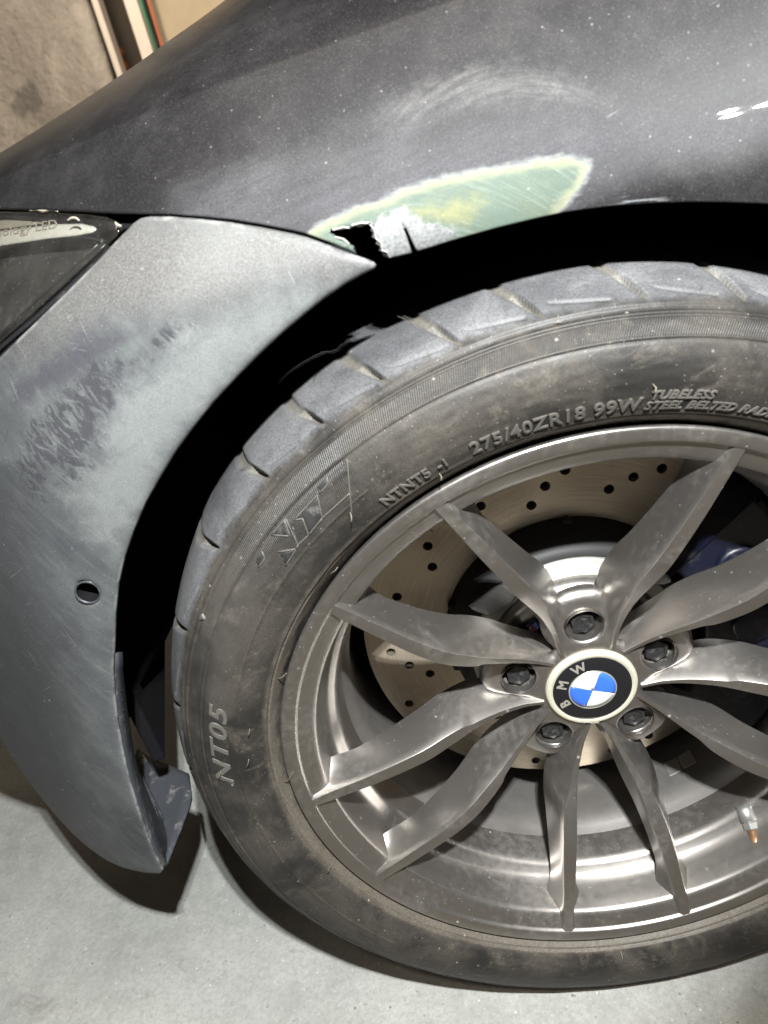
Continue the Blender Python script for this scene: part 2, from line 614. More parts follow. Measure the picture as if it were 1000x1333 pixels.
def mat_tyre():
    n = Nd('dusty_tyre_rubber')
    s, r, th = polar(n)
    big = n.noise(16, 6, 0.62, dist=0.5)
    mid = n.noise(70, 6, 0.65)
    fine = n.noise(700, 3, 0.65)
    c = n.mix(n.ss(big, 0.35, 0.68), (0.015, 0.0138, 0.0125), (0.050, 0.0435, 0.0355))
    c = n.mix(n.ss(mid, 0.55, 0.75, 0, 0.35), c, (0.105, 0.094, 0.078))
    # paler, slightly bluish grey tread shoulder
    d = n.ma('ADD', r, n.ma('MULTIPLY', n.ma('SUBTRACT', mid, 0.5), 0.010))
    sh = n.ss(d, 0.3165, 0.3225, 0, 0.80)
    c = n.mix(sh, c, n.mix(n.ss(big, 0.3, 0.7), (0.066, 0.067, 0.072), (0.140, 0.142, 0.149)))
    # brown dust in the grooves and round the rim
    gv = n.at('groove')
    c = n.mix(n.ma('MULTIPLY', gv, 0.7), c, (0.115, 0.105, 0.085))
    rim = n.ma('MULTIPLY', n.ss(d, 0.2600, 0.2530), n.ss(d, 0.246, 0.2505))
    c = n.mix(n.ma('MULTIPLY', rim, 0.55), c, (0.17, 0.145, 0.115))
    stn = n.ss(n.noise(26, 6, 0.7, dist=1.4), 0.54, 0.70, 0, 0.60)
    c = n.mix(n.ma('MULTIPLY', stn, n.ss(d, 0.318, 0.306)), c, (0.105, 0.090, 0.071))
    gr3 = n.noise(650, 3, 0.7)
    c = n.mix(n.ss(gr3, 0.35, 0.7, 0, 0.45), c, (0.010, 0.010, 0.010))
    drk = n.ss(n.noise(1.0, 4, 0.65, n.map(scale=(40, 30, 150), rot=(0, 0.2, 0)), dist=1.0), 0.63, 0.70, 0, 0.6)
    c = n.mix(drk, c, (0.018, 0.018, 0.018))
    sp = n.ma('ADD', specks(n, 500, 0.80), specks(n, 170, 0.93))
    c = n.mix(n.ma('MULTIPLY', sp, 0.45), c, (0.5, 0.47, 0.42))
    # fine hatch band
    hat = n.ma('MULTIPLY', n.at('hatch'), n.ma('SINE', n.ma('ADD', n.ma('MULTIPLY', th, 1350.0), n.ma('MULTIPLY', r, 1800.0))))
    rel = n.ma('ADD', n.ma('MULTIPLY', hat, 0.5), n.ma('ADD', n.ma('MULTIPLY', fine, 0.35), n.ma('MULTIPLY', mid, 0.5)))
    nb = n.bump(rel, 0.5, 0.0008)
    rough = n.mixf(sh, n.mixf(n.ss(big, 0.35, 0.65), 0.50, 0.66), 0.62)
    return n.set(col=c, rough=rough, normal=nb, spec=0.42)


def mat_rim(name='gunmetal_rim_paint', dustk=1.0):
    n = Nd(name)
    big = n.noise(9, 4, 0.5)
    mid = n.noise(160, 5, 0.6)
    c = n.mix(n.noise(2500, 2, 0.5), (0.290, 0.272, 0.254), (0.372, 0.350, 0.328))
    film = n.ss(n.ma('ADD', big, n.ma('MULTIPLY', n.ma('SUBTRACT', mid, 0.5), 0.6)), 0.46, 0.92, 0.03, 0.26 * dustk)
    c = n.mix(film, c, (0.36, 0.34, 0.32))
    sp = n.ma('ADD', specks(n, 420, 0.80), n.ma('MULTIPLY', specks(n, 120, 0.93), 1.0))
    c = n.mix(n.ma('MULTIPLY', sp, 0.7 * dustk), c, (0.72, 0.72, 0.70))
    hr = n.noise(1.0, 3, 0.6, n.map(scale=(260, 60, 30), rot=(0, 0.7, 0)))
    c = n.mix(n.ss(hr, 0.72, 0.76, 0, 0.4), c, (0.65, 0.65, 0.63))
    met = n.ma('SUBTRACT', 0.95, n.ma('ADD', n.ma('MULTIPLY', film, 0.9), n.ma('MULTIPLY', sp, 0.5)))
    rough = n.mixf(film, 0.33, 0.55)
    nb = n.bump(n.ma('ADD', n.ma('MULTIPLY', mid, 0.4), n.ma('MULTIPLY', n.noise(1500, 2, 0.5), 0.3)), 0.06, 0.0005)
    return n.set(col=c, rough=rough, metal=met, normal=nb, coat=0.25, coatr=0.2)


def mat_disc():
    n = Nd('worn_brake_steel')
    s, r, th = polar(n)
    ring = n.noise(1.0, 3, 0.6, n.map(scale=(1, 1, 1)))
    cx = n.n('ShaderNodeCombineXYZ')
    n.put(cx.inputs[0], n.ma('MULTIPLY', r, 900.0))
    n.put(cx.inputs[1], n.ma('MULTIPLY', th, 2.0))
    groove = n.noise(1.0, 4, 0.6, cx.outputs[0])
    c = n.mix(n.ss(groove, 0.3, 0.7), (0.50, 0.43, 0.335), (0.66, 0.58, 0.465))
    c = n.mix(n.ss(n.noise(20, 5, 0.6), 0.45, 0.75, 0, 0.5), c, (0.33, 0.275, 0.21))
    nb = n.bump(groove, 0.30, 0.0004)
    m = n.set(col=c, rough=n.mixf(groove, 0.28, 0.42), metal=0.85, normal=nb)
    n.b.inputs['Anisotropic'].default_value = 0.75
    tgn = n.n('ShaderNodeTangent', direction_type='RADIAL', axis='Y')
    n.put(n.b.inputs['Tangent'], tgn.outputs[0])
    return m


def mat_floor():
    n = Nd('stained_concrete')
    big = n.noise(5.0, 8, 0.68)
    mid = n.noise(38, 8, 0.75)
    fine = n.noise(190, 6, 0.8)
    c = n.mix(n.ss(big, 0.30, 0.70), (0.235, 0.24, 0.225), (0.33, 0.335, 0.315))
    c = n.mix(n.ss(mid, 0.40, 0.66, 0, 0.40), c, (0.40, 0.405, 0.385))
    c = n.mix(n.ss(n.noise(14, 8, 0.75, dist=1.5), 0.58, 0.70, 0, 0.55), c, (0.155, 0.155, 0.14))
    c = n.mix(n.ss(fine, 0.42, 0.66, 0, 0.50), c, (0.19, 0.19, 0.175))
    c = n.mix(n.ss(n.noise(260, 5, 0.8, n.map(loc=(3, 1, 0))), 0.56, 0.70, 0, 0.65), c, (0.52, 0.51, 0.48))
    # thin pale scuffs and cracks
    sk = n.noise(1.0, 4, 0.6, n.map(scale=(6, 90, 1), rot=(0, 0, 0.5)))
    c = n.mix(n.ss(sk, 0.68, 0.74, 0, 0.4), c, (0.45, 0.45, 0.42))
    pit = n.ss(n.voro(95), 0.20, 0.06, 0, 0.8)
    c = n.mix(n.ma('MULTIPLY', pit, n.ss(mid, 0.5, 0.58)), c, (0.08, 0.08, 0.07))
    c = n.mix(n.ma('MULTIPLY', specks(n, 150, 0.82), 0.8), c, (0.62, 0.60, 0.56))
    nb = n.bump(n.ma('ADD', mid, n.ma('MULTIPLY', fine, 0.7)), 0.4, 0.002)
    return n.set(col=c, rough=n.mixf(mid, 0.62, 0.85), normal=nb, spec=0.35)


def mat_wall():
    n = Nd('grimy_plaster')
    big = n.noise(2.2, 7, 0.65, dist=0.7)
    mid = n.noise(9, 8, 0.7, dist=0.8)
    c = n.mix(n.ss(big, 0.35, 0.65), (0.28, 0.26, 0.235), (0.46, 0.43, 0.39))
    c = n.mix(n.ss(mid, 0.5, 0.72, 0, 0.6), c, (0.19, 0.175, 0.16))
    c = n.mix(n.ss(n.noise(5, 3, 0.5), 0.60, 0.66, 0, 0.6), c, (0.10, 0.10, 0.105))
    nb = n.bump(n.ma('ADD', mid, n.noise(40, 5, 0.6)), 0.7, 0.02)
    return n.set(col=c, rough=0.9, normal=nb, spec=0.2)


M = dict(
    fender=mat_fender(), bumper=mat_bumper(), tyre=mat_tyre(), rim=mat_rim(), disc=mat_disc(), floor=mat_floor(), wall=mat_wall(),
    bonnet=simple('dusty_dark_paint', (0.03, 0.03, 0.035), 0.4, dust=0.3, scale=40),
    barrel=simple('shade_darkened_barrel', (0.20, 0.19, 0.18), 0.42, metal=0.6, noise=0.35, scale=40, bump=0.15),  # deep barrel tinted darker to stand in for its shade
    lit_patch=simple('lit_patch_aluminium', (0.72, 0.74, 0.78), 0.5, metal=0.25, noise=0.25, scale=260, bump=0.4),  # bright tint stands in for light on the hat ring
    black=simple('black_liner_and_shade', (0.006, 0.006, 0.007), 0.95, spec=0.1),  # liner black, also painted shade in the sensor hole and behind the wheel
    plastic=simple('dusty_black_plastic', (0.035, 0.038, 0.044), 0.45, dust=0.55, scale=90, bump=0.3),
    gasket=simple('black_rubber_gasket', (0.012, 0.012, 0.014), 0.4, dust=0.12, scale=120),
    hat=simple('black_disc_hat', (0.010, 0.010, 0.010), 0.6, noise=0.4),
    alu=simple('machined_aluminium', (0.50, 0.49, 0.45), 0.42, metal=0.8, noise=0.12, scale=220, bump=0.2),
    bolt=simple('black_bolt_steel', (0.020, 0.020, 0.021), 0.42, metal=0.1, noise=0.4, scale=300, dust=0.25),
    blue=simple('dark_blue_caliper_paint', (0.002, 0.003, 0.012), 0.45, dust=0.1, scale=80),
    eblack=simple('emblem_black', (0.010, 0.010, 0.012), 0.25),
    eblue=simple('emblem_blue', (0.035, 0.13, 0.62), 0.28),
    ewhite=simple('emblem_white', (0.72, 0.73, 0.72), 0.3),
    esilver=simple('emblem_silver', (0.62, 0.60, 0.54), 0.3, metal=0.7),
    ering=simple('emblem_ivory_ring', (0.60, 0.58, 0.47), 0.35, metal=0.35, noise=0.08, scale=200),
    zinc=simple('zinc_valve', (0.50, 0.50, 0.48), 0.38, metal=0.85, noise=0.2, scale=300),
    brass=simple('tarnished_brass', (0.42, 0.24, 0.14), 0.4, metal=0.8, noise=0.3, scale=300),
    letter=simple('moulded_rubber_letter', (0.085, 0.079, 0.070), 0.55, noise=0.3, scale=200, bump=0.2),
    logo=simple('smooth_rubber_panel', (0.022, 0.022, 0.022), 0.42, noise=0.45, scale=120, dust=0.25, bump=0.35),
    hair=simple('rubber_vent_hair', (0.17, 0.15, 0.115), 0.6),
    red=simple('badge_red', (0.40, 0.015, 0.012), 0.4),
    guide=simple('dusty_light_guide', (0.40, 0.39, 0.36), 0.45, noise=0.25, scale=110),
    bezel=simple('bronze_grey_bezel', (0.27, 0.24, 0.20), 0.5, noise=0.25, scale=60),
    lampbox=simple('dark_lamp_housing', (0.014, 0.014, 0.014), 0.6, dust=0.14, scale=60),
    bare=simple('torn_bare_steel', (0.22, 0.22, 0.21), 0.55, metal=0.5, noise=0.4, scale=400, bump=0.5),
    white=simple('grubby_white_paint', (0.60, 0.55, 0.49), 0.6, noise=0.12, scale=20),
    gap=simple('dark_clutter', (0.055, 0.045, 0.035), 0.9, noise=0.6, scale=9),
    green=simple('green_hose_rubber', (0.035, 0.17, 0.10), 0.5),
    orange=simple('orange_cable_sheath', (0.40, 0.11, 0.05), 0.5),
    tan=simple('tan_board', (0.42, 0.36, 0.26), 0.8, noise=0.3, scale=7),
)


def mat_lens():
    n = Nd('clear_lamp_cover')
    n.t.nodes.remove(n.b)
    tr = n.n('ShaderNodeBsdfTransparent')
    tr.inputs[0].default_value = (0.90, 0.90, 0.88, 1)
    gl = n.n('ShaderNodeBsdfGlossy')
    gl.inputs['Roughness'].default_value = 0.08
    df = n.n('ShaderNodeBsdfDiffuse')
    df.inputs[0].default_value = (0.35, 0.34, 0.32, 1)
    fr = n.n('ShaderNodeLayerWeight')
    m1 = n.n('ShaderNodeMixShader')
    n.put(m1.inputs[0], n.ma('MULTIPLY_ADD', n.ma('POWER', fr.outputs['Facing'], 4.0), 0.7, 0.04))
    n.t.links.new(tr.outputs[0], m1.inputs[1])
    n.t.links.new(gl.outputs[0], m1.inputs[2])
    dust = n.ma('ADD', n.ss(n.noise(22, 5, 0.6), 0.35, 0.8, 0.008, 0.035), n.ma('MULTIPLY', specks(n, 500, 0.8), 0.4))
    m2 = n.n('ShaderNodeMixShader')
    n.put(m2.inputs[0], dust)
    n.t.links.new(m1.outputs[0], m2.inputs[1])
    n.t.links.new(df.outputs[0], m2.inputs[2])
    n.t.links.new(m2.outputs[0], n.out.inputs[0])
    return n.m


M['lens'] = mat_lens()

# ------------------------------------------------------------------ floor and background
mesh_obj('floor', [(-6, -4, 0), (6, -4, 0), (6, 6, 0), (-6, 6, 0)], [(0, 1, 2, 3)], M['floor'], None, False)['kind'] = 'structure'

WY = 2.20                                        # distance of the back wall behind the wheel face


def slab(name, px0, px1, y, thick, material, z0=-H, z1=1.3, parent=None):
    """upright board whose visible edges pass through two pixels of the top border of the view"""
    a = at_y(*px0, y)[0]
    b = at_y(*px1, y)[0]
    v, f = box_verts(((a + b) / 2, y + thick / 2, (z0 + z1) / 2 + H), (abs(b - a), thick, z1 - z0))
    o = mesh_obj(name, v, f, material, parent, False)
    return bevel(o, 0.003, 2)


# wall left of the doorway: a gently uneven sheet with thickness
xa = at_y(122, 0, WY)[0]
n1, n2 = 70, 50
gx = np.linspace(-3.6, xa - 0.03, n1)
gz = np.linspace(0, 2.4, n2)
vv = []
for x in gx:
    for z in gz:
        vv.append((x, WY + 0.025 * math.sin(5.1 * x + 2.0 * z) + 0.012 * math.sin(11 * z - 7 * x) + 0.01, z))
wall = mesh_obj('back_wall', vv, grid_faces(n1, n2), M['wall'], None, True)
solid(wall, 0.08, 1.0)
tag(wall, 'grimy brownish grey wall with dark smudge behind the wing', 'wall', None, None)
tag(slab('white_post', (118, 0), (127, 0), WY - 0.03, 0.06, M['white']), 'narrow off-white upright post at the end of the grimy wall', 'post')
tag(slab('dark_recess', (100, 0), (175, 0), WY + 0.32, 0.05, M['gap']), 'dark cluttered strip between the white post and door frame', 'panel')
tag(slab('door_frame', (160, 0), (178, 0), WY - 0.06, 0.08, M['white']), 'wider pinkish white upright door frame beside green hose', 'door frame')
tag(slab('tan_board', (190, 0), (420, 0), WY + 0.06, 0.04, M['tan']), 'pale tan board to the right of the hanging cables', 'board')
for nm, px, rad, mt, lb in (('green_hose', 181, 0.010, 'green', 'green hose hanging down beside the white door frame'),
                            ('orange_cable', 193, 0.005, 'orange', 'thin orange cable hanging next to the green hose')):
    x = at_y(px, 0, WY - 0.02)[0]
    pts = [(x + 0.004 * math.sin(i * 0.9), WY - 0.02 + 0.004 * math.cos(i * 1.3), 0.02 + 0.16 * i) for i in range(11)]
    v, f = tube(pts, rad, 10)
    tag(mesh_obj(nm, v, f, M[mt]), lb, nm.split('_')[1])

# an orange-brown rag of clutter low in the recess
c = at_y(148, 82, WY + 0.2)
bmx = bmesh.new()
bmesh.ops.create_icosphere(bmx, subdivisions=3, radius=0.05)
for v in bmx.verts:
    v.co *= 1 + 0.25 * math.sin(v.co.x * 90) * math.cos(v.co.z * 70)
    v.co += Vector((c[0], c[1], c[2] + H))
me = bpy.data.meshes.new('rag')
bmx.to_mesh(me)
bmx.free()
me.materials.append(M['orange'])
rg = link(bpy.data.objects.new('rag', me))
tag(rg, 'crumpled orange brown rag low in the dark strip', 'rag')

# ------------------------------------------------------------------ the car
car = empty('car', (0, 0, 0))
tag(car, 'dark car under repair with sanded wing, grey bumper and grey alloy wheel', 'car')
wheel = empty('wheel', (0, 0, H), car)


def zcrease(x):
    return 0.4805 + 0.065 * np.minimum(x, 0.0) - 0.02 * np.maximum(x, 0.0)


def kcurve(x):
    return np.interp(x, [-0.42, -0.31, -0.23, -0.14, 0.0, 0.2], [60, 40, 26, 15, 12, 11])


def Yb(x, z):
    x = np.asarray(x, float)
    z = np.asarray(z, float)
    xs = np.interp(z, [-0.10, 0.06, 0.18, 0.30, 0.44, 0.55], [-0.335, -0.310, -0.285, -0.255, -0.13, -0.09])
    t = np.maximum(0, xs - x)
    y = 0.9 * (np.sqrt(t * t + 0.0225) - 0.15)
    y = y + 0.5 * np.maximum(0, 0.03 - z) ** 2
    zc = zcrease(x)
    u = np.clip((z - 0.37) / (zc - 0.37), 0, 1)
    y = y + 0.060 * u ** 1.45 - 1.95 * np.maximum(0, x - 0.02) ** 2
    h = np.maximum(0, z - zc)
    y = y + 1.5 * h + kcurve(x) * h * h
    r = np.hypot(x, z)
    y = y + 2.6 * np.maximum(0, 0.402 - r) ** 2 * np.clip(z / 0.1, 0, 1)
    return y


def px_poly(pts, fn=Yb):
    return np.array([p[1:] if p[0] == 'w' else at_f(p[0], p[1], fn)[[0, 2]] for p in pts])


# ---------- fender
fb = [('w', -0.56, 0.452), ('w', -0.45, 0.4475), (0, 271), (60, 272), (110, 274), (150, 277), (190, 278), (220, 278), (260, 281), (300, 285), (340, 291.5), (380, 299.5), (400, 304),
      (430, 315), (455, 325), (464, 330), (460, 324), (461, 320), (455, 318), (452, 313), (447, 313), (443, 309), (437, 309), (435, 305), (429, 303), (431, 298), (437, 298), (441, 295), (447, 297), (452, 294), (458, 296), (462, 292),
      (468, 294), (473, 290), (480, 290), (487, 294), (482, 299), (488, 303), (484, 308), (492, 312), (489, 317), (497, 321), (493, 326), (501, 328), (503, 333), (509, 335.5), (525, 332), (536.5, 329),
      (533, 318), (529, 306), (525.5, 297.5), (528.5, 296), (533, 306), (538, 317), (543, 327), (560, 322), (600, 309.5), (650, 295.5), (700, 283.5), (730, 277),
      (760, 272.5), (800, 268), (850, 264.5), (900, 263), (950, 263.5), (1000, 265.5), (1060, 269.5), (1150, 279)]
fo = px_poly(fb)
xr, xl = fo[-1][0], fo[0][0]
top = [(x, zcrease(x) + np.minimum(0.19, 9.0 / (2 * kcurve(x)))) for x in np.linspace(xr, xl, 30)]
fo = resample(np.vstack([fo, np.array(top)]), 0.0028)
gp = []
zz = np.arange(0.30, 0.46, 0.0030)
k = 0
for z in zz:
    k += 1
    for x in np.arange(xl - 0.01, xr + 0.01, 0.0034):
        gp.append((x + (k % 2) * 0.0017, z))
for h in list(np.arange(-0.03, 0.012, 0.0022)) + list(np.arange(0.012, 0.06, 0.0022)) + list(np.arange(0.06, 0.2, 0.005)):
    for x in np.arange(xl - 0.01, xr + 0.01, 0.0050):
        z = float(zcrease(x)) + h
        if z > 0.4615:
            gp.append((x, z))
gp = np.array(gp)
v2, tr, dd = cdt_panel(fo, [], gp, rings=(0.0009, 0.0022))
Y = Yb(v2[:, 0], v2[:, 1])
fender = panel_obj('fender', v2, tr, Y, M['fender'], car, H)


def pmask(o, name, v2, pts):
    attr(o, name, np.clip(sdist(v2, px_poly(pts)), -0.12, 0.12))


pmask(fender, 'filler', v2, [(402, 306), (405, 300), (430, 285), (470, 265), (520, 247), (580, 229), (640, 215), (700, 206), (740, 203), (765, 205), (774, 213), (766, 224),
                             (763, 237), (756, 250), (741, 265), (727, 278), (720, 300), (650, 320), (560, 345), (500, 350), (440, 345)])
pmask(fender, 'metal', v2, [(478, 288), (500, 280), (518, 268), (528, 268), (540, 282), (556, 289), (580, 291), (600, 297), (588, 310), (560, 330), (505, 345), (480, 312)])
pmask(fender, 'yellow', v2, [(520, 268), (560, 268), (595, 258), (630, 254), (632, 262), (618, 280), (605, 291), (580, 293), (555, 287), (540, 280)])
pmask(fender, 'haze', v2, [(250, 275), (330, 245), (430, 205), (520, 170), (640, 150), (760, 150), (880, 148), (1000, 130), (1100, 140), (1100, 190), (1000, 190), (860, 200),
                           (800, 215), (775, 240), (740, 280), (600, 320), (430, 320), (330, 295)])
pmask(fender, 'swirl', v2, [(478, 152), (500, 132), (545, 104), (620, 84), (670, 80), (730, 92), (785, 120), (798, 136), (740, 136), (670, 138), (600, 145), (540, 160), (490, 170)])
attr(fender, 'upper', np.clip(v2[:, 1] - zcrease(v2[:, 0]), -0.1, 0.1))
pmask(fender, 'gloss', v2, [(915, 60), (1100, 40), (1100, 170), (950, 170), (920, 140)])
pmask(fender, 'scratch', v2, [(785, 263), (800, 251), (825, 247), (870, 257), (878, 268), (785, 273)])
solid(fender, 0.0012, -1.0)
# bonnet carrying on inwards from the top of the wing
bx = np.linspace(xl + 0.002, xr - 0.002, 40)
bn = []
for x in bx:
    zt = float(zcrease(x) + np.minimum(0.19, 9.0 / (2 * kcurve(x))))
    yt = float(Yb(x, zt))
    for y_, dz_ in ((0.0, -0.0004), (0.01, 0.0002), (0.08, 0.002), (0.25, 0.002), (0.6, 0.0), (1.1, -0.002), (1.35, -0.02)):
        bn.append((x, yt + y_, zt + dz_))
bonnet = mesh_obj('bonnet', bn, grid_faces(len(bx), 7), M['bonnet'], car, True, H)
# folded-in lip behind the arch edge
lip = [at_f(q_[0], q_[1], Yb) for q_ in resample([(543, 327), (600, 309.5), (700, 283.5), (800, 268), (900, 263), (1000, 265.5), (1150, 279)], 12, False)]
lv = []
for q in lip:
    n_ = np.array([q[0], 0, q[2]])
    n_ /= np.linalg.norm(n_)
    for (a, b) in ((0.0016, 0.0014), (0.0006, 0.006), (0.0030, 0.014), (0.0060, 0.022)):
        lv.append(q + n_ * a + np.array([0, b, 0]))
mesh_obj('arch_lip', lv, grid_faces(len(lip), 4), M['black'], fender, True, H)
# torn metal curls round the rust hole
for k, (a, b, cc) in enumerate([((482, 292), (489, 309), (484.5, 302)), ((489, 309), (498, 325), (492.5, 319)), ((497, 325), (508, 335), (500, 333)), ((433, 299), (455, 296), (444, 298.5)),
                                ((458, 293), (480, 290), (469, 295)), ((436, 308), (455, 318), (446, 311))]):
    P = [at_f(*a, Yb, -0.0006), at_f((a[0] + cc[0]) / 2, (a[1] + cc[1]) / 2, Yb, 0.0022), at_f(*cc, Yb, 0.0035), at_f(*b, Yb, -0.0006), at_f((a[0] + b[0]) / 2 + 2, (a[1] + b[1]) / 2 - 2, Yb, -0.0012)]
    o = mesh_obj('torn_edge', np.array(P), [(0, 1, 2), (0, 2, 4), (4, 2, 3)], M['bare'], fender, False, H)
    solid(o, 0.0008, 0)

# ---------- bumper
be = [(165, 299), (172, 291), (182, 284.5), (195, 282), (220, 282), (260, 285), (300, 289.5), (340, 296), (380, 304), (400, 309), (430, 320), (455, 329.5), (475, 336.5), (487, 341.5),
      (490.5, 345.5), (488, 350), (470, 359), (450, 370), (420, 391), (400, 407), (370, 432), (340, 460), (310, 490), (280, 522), (255, 553), (230, 587), (210, 620), (190, 655), (175, 690),
      (163, 725), (155, 760), (151, 800), (150, 840), (148, 870), (150, 905), (154, 940), (160, 975), (168, 1010), (178, 1045), (190, 1080), (201, 1110), (213, 1133), (209, 1138),
      (190, 1137), (160, 1130), (140, 1121), (118, 1106), (95, 1086), (70, 1059), (45, 1028), (20, 993), (0, 962), ('w', -0.70, -0.050), ('w', -0.80, -0.035), ('w', -0.80, 0.20),
      ('w', -0.56, 0.266), (-60, 524), (0, 464), (40, 425), (80, 386), (120, 346), (150, 314)]
bo = resample(px_poly(be), 0.0028)
hc = at_f(115, 770, Yb)[[0, 2]]
hole = np.array([hc + 0.0076 * np.array([math.cos(a), math.sin(a)]) for a in np.linspace(0, 2 * PI, 28, endpoint=False)])
x0, z0 = bo.min(0)
x1, z1 = bo.max(0)
gp = []
for k, z in enumerate(np.arange(z0, z1, 0.0034)):
    for x in np.arange(x0, x1, 0.0038):
        gp.append((x + (k % 2) * 0.0019, z))
v2, tr, dd = cdt_panel(bo, [hole], np.array(gp))
R0 = 0.0045
q = np.clip(1 - np.clip(dd, 0, R0) / R0, 0, 1)
Y = Yb(v2[:, 0], v2[:, 1]) - 0.0012 + R0 * 0.75 * (1 - np.sqrt(np.maximum(0, 1 - q * q * 0.98)))
# moulded character line running down to the headlamp corner
bumper = panel_obj('bumper', v2, tr, Y, M['bumper'], car, H)
attr(bumper, 'edged', dd)
pmask(bumper, 'primer', v2, [(160, 270), (300, 280), (400, 300), (500, 345), (430, 370), (380, 365), (330, 380), (290, 402), (240, 410), (190, 412), (140, 415), (95, 440), (40, 470), (10, 470), (60, 400)])
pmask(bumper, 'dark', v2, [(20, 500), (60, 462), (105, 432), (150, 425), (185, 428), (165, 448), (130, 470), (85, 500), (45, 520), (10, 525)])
pmask(bumper, 'feather', v2, [(24, 604), (32, 560), (52, 528), (92, 506), (104, 478), (130, 456), (142, 478), (180, 450), (215, 424), (250, 412), (240, 440), (225, 460), (205, 458), (170, 478), (162, 500), (150, 530), (132, 535),
                              (138, 565), (132, 590), (112, 626), (84, 634), (76, 612), (66, 610), (54, 660), (40, 645)])
pmask(bumper, 'pale', v2, [(490, 345), (400, 410), (310, 490), (230, 585), (180, 670), (160, 720), (120, 700), (90, 640), (140, 600), (150, 520), (200, 475), (250, 430), (330, 390), (430, 360)])
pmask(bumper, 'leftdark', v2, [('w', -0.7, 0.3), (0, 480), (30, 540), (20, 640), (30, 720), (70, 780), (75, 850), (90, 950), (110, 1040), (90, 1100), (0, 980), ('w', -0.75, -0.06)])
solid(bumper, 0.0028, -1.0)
# ring of the sensor hole; black sleeve and disc added as its painted shade
sy = float(Yb(hc[0], hc[1]))
pr = [(0.0092, sy - 0.0014), (0.0084, sy - 0.0022), (0.0076, sy - 0.0012), (0.0073, sy + 0.004), (0.0072, sy + 0.012)]
v, f = lathe(pr[:3], 32)
mesh_obj('sensor_ring', v + np.array([hc[0], 0, hc[1]]), f, M['plastic'], bumper, True, H)
v, f = lathe(pr[2:], 32)
mesh_obj('hole_shade_sleeve', v + np.array([hc[0], 0, hc[1]]), f, M['black'], bumper, True, H)
v, f = lathe([(0.0074, sy + 0.010), (0.0002, sy + 0.0102)], 32)
mesh_obj('hole_shade_disc', v + np.array([hc[0], 0, hc[1]]), f, M['black'], bumper, True, H)
# return flange down the open rear edge and the undertray it carries
fl = [(149, 850), (148, 872), (150, 905), (154, 940), (160, 975), (168, 1010), (178, 1045), (190, 1080), (201, 1108), (211, 1128)]
fr = [(153, 850), (156, 872), (160, 905), (165, 940), (170, 975), (178, 1005), (192, 1035), (206, 1068), (216, 1088), (217, 1120)]
fv = []
for (a, b), i in zip(zip(fl, fr), range(20)):
    A = at_f(*a, Yb, 0.0025)
    B = at_f(*b, Yb, 0.030 + 0.004 * min(i, 6))
    for t in (0, 0.25, 0.5, 0.75, 1.0):
        fv.append(A * (1 - t) + B * t + np.array([0.004 * math.sin(PI * t), 0, 0]))
fl_o = mesh_obj('return_flange', fv, grid_faces(len(fl), 5), M['plastic'], bumper, True, H)
solid(fl_o, 0.002, 0)
for i in range(7):                                # row of clip dimples
    a = at_f(153 + 1.2 * i, 885 + 13 * i, Yb, 0.012)
    v, f = tube([a, a + np.array([0.002, -0.002, 0])], 0.0018, 8)
    mesh_obj('clip_stud', v, f, M['plastic'], bumper, True, H)
tz = -0.100
tray = [(206, 1120), (214, 1128), (219, 1123), (247, 1052), (250, 1040), (246, 1008), (215, 996), (200, 992), (180, 976), (172, 1000), (178, 1040), (192, 1082)]
tp = np.array([at_z(px, py, tz)[[0, 1]] for px, py in tray])
tp = resample(tp, 0.012)
v2, tr, dd = cdt_panel(tp, [], [(x, y) for x in np.arange(-0.7, -0.2, 0.012) for y in np.arange(-0.05, 0.4, 0.012)], rings=())
tv = np.stack([v2[:, 0], v2[:, 1], tz + 0.004 * np.sin(40 * v2[:, 0]) * np.cos(33 * v2[:, 1])], 1)
tray_o = mesh_obj('undertray', tv, tr, M['plastic'], bumper, True, H)
solid(tray_o, 0.003, 0)
for a, b, hgt in (((196, 1035), (212, 1068), 0.030), ((206, 1055), (216, 1092), 0.022)):
    A, B = at_z(*a, tz), at_z(*b, tz)
    d_ = B - A
    L = np.linalg.norm(d_)
    ang = math.atan2(d_[1], d_[0])
    v, f = box_verts((A + B) / 2 + np.array([0, 0, hgt / 2]), (L, 0.004, hgt), Matrix.Rotation(ang, 3, 'Z'))
    bevel(mesh_obj('tray_rib', v, f, M['plastic'], bumper, False, H), 0.001)

# ---------- headlight
Yl = lambda x, z: Yb(x, z) + 0.005
hl = [('w', -0.56, 0.449), ('w', -0.45, 0.4445), (0, 275.5), (60, 276.5), (110, 279), (138, 283), (152, 290), (158, 298), (150, 310), (120, 339), (80, 376), (40, 412), (0, 446), ('w', -0.45, 0.325), ('w', -0.56, 0.280)]
head = empty('headlight', (0, 0, H), car)


def surf_piece(name, px, off, material, parent, thick, ring=(0.0008, 0.002), roundr=0.0, fn=Yb, step=0.004):
    o2 = resample(px_poly(px, lambda x, z: fn(x, z) + off), step)
    lo, hi = o2.min(0), o2.max(0)
    g = [(x, z) for x in np.arange(lo[0], hi[0], step * 1.3) for z in np.arange(lo[1], hi[1], step * 1.3)]
    v2, tr, dd = cdt_panel(o2, [], g, rings=ring)
    Yv = fn(v2[:, 0], v2[:, 1]) + off
    if roundr:
        q = np.clip(1 - np.clip(dd, 0, roundr) / roundr, 0, 1)
        Yv = Yv + roundr * 0.8 * (1 - np.sqrt(np.maximum(0, 1 - q * q * 0.98)))
    o = panel_obj(name, v2, tr, Yv, material, parent, 0.0)
    solid(o, thick, -1.0)
    return o


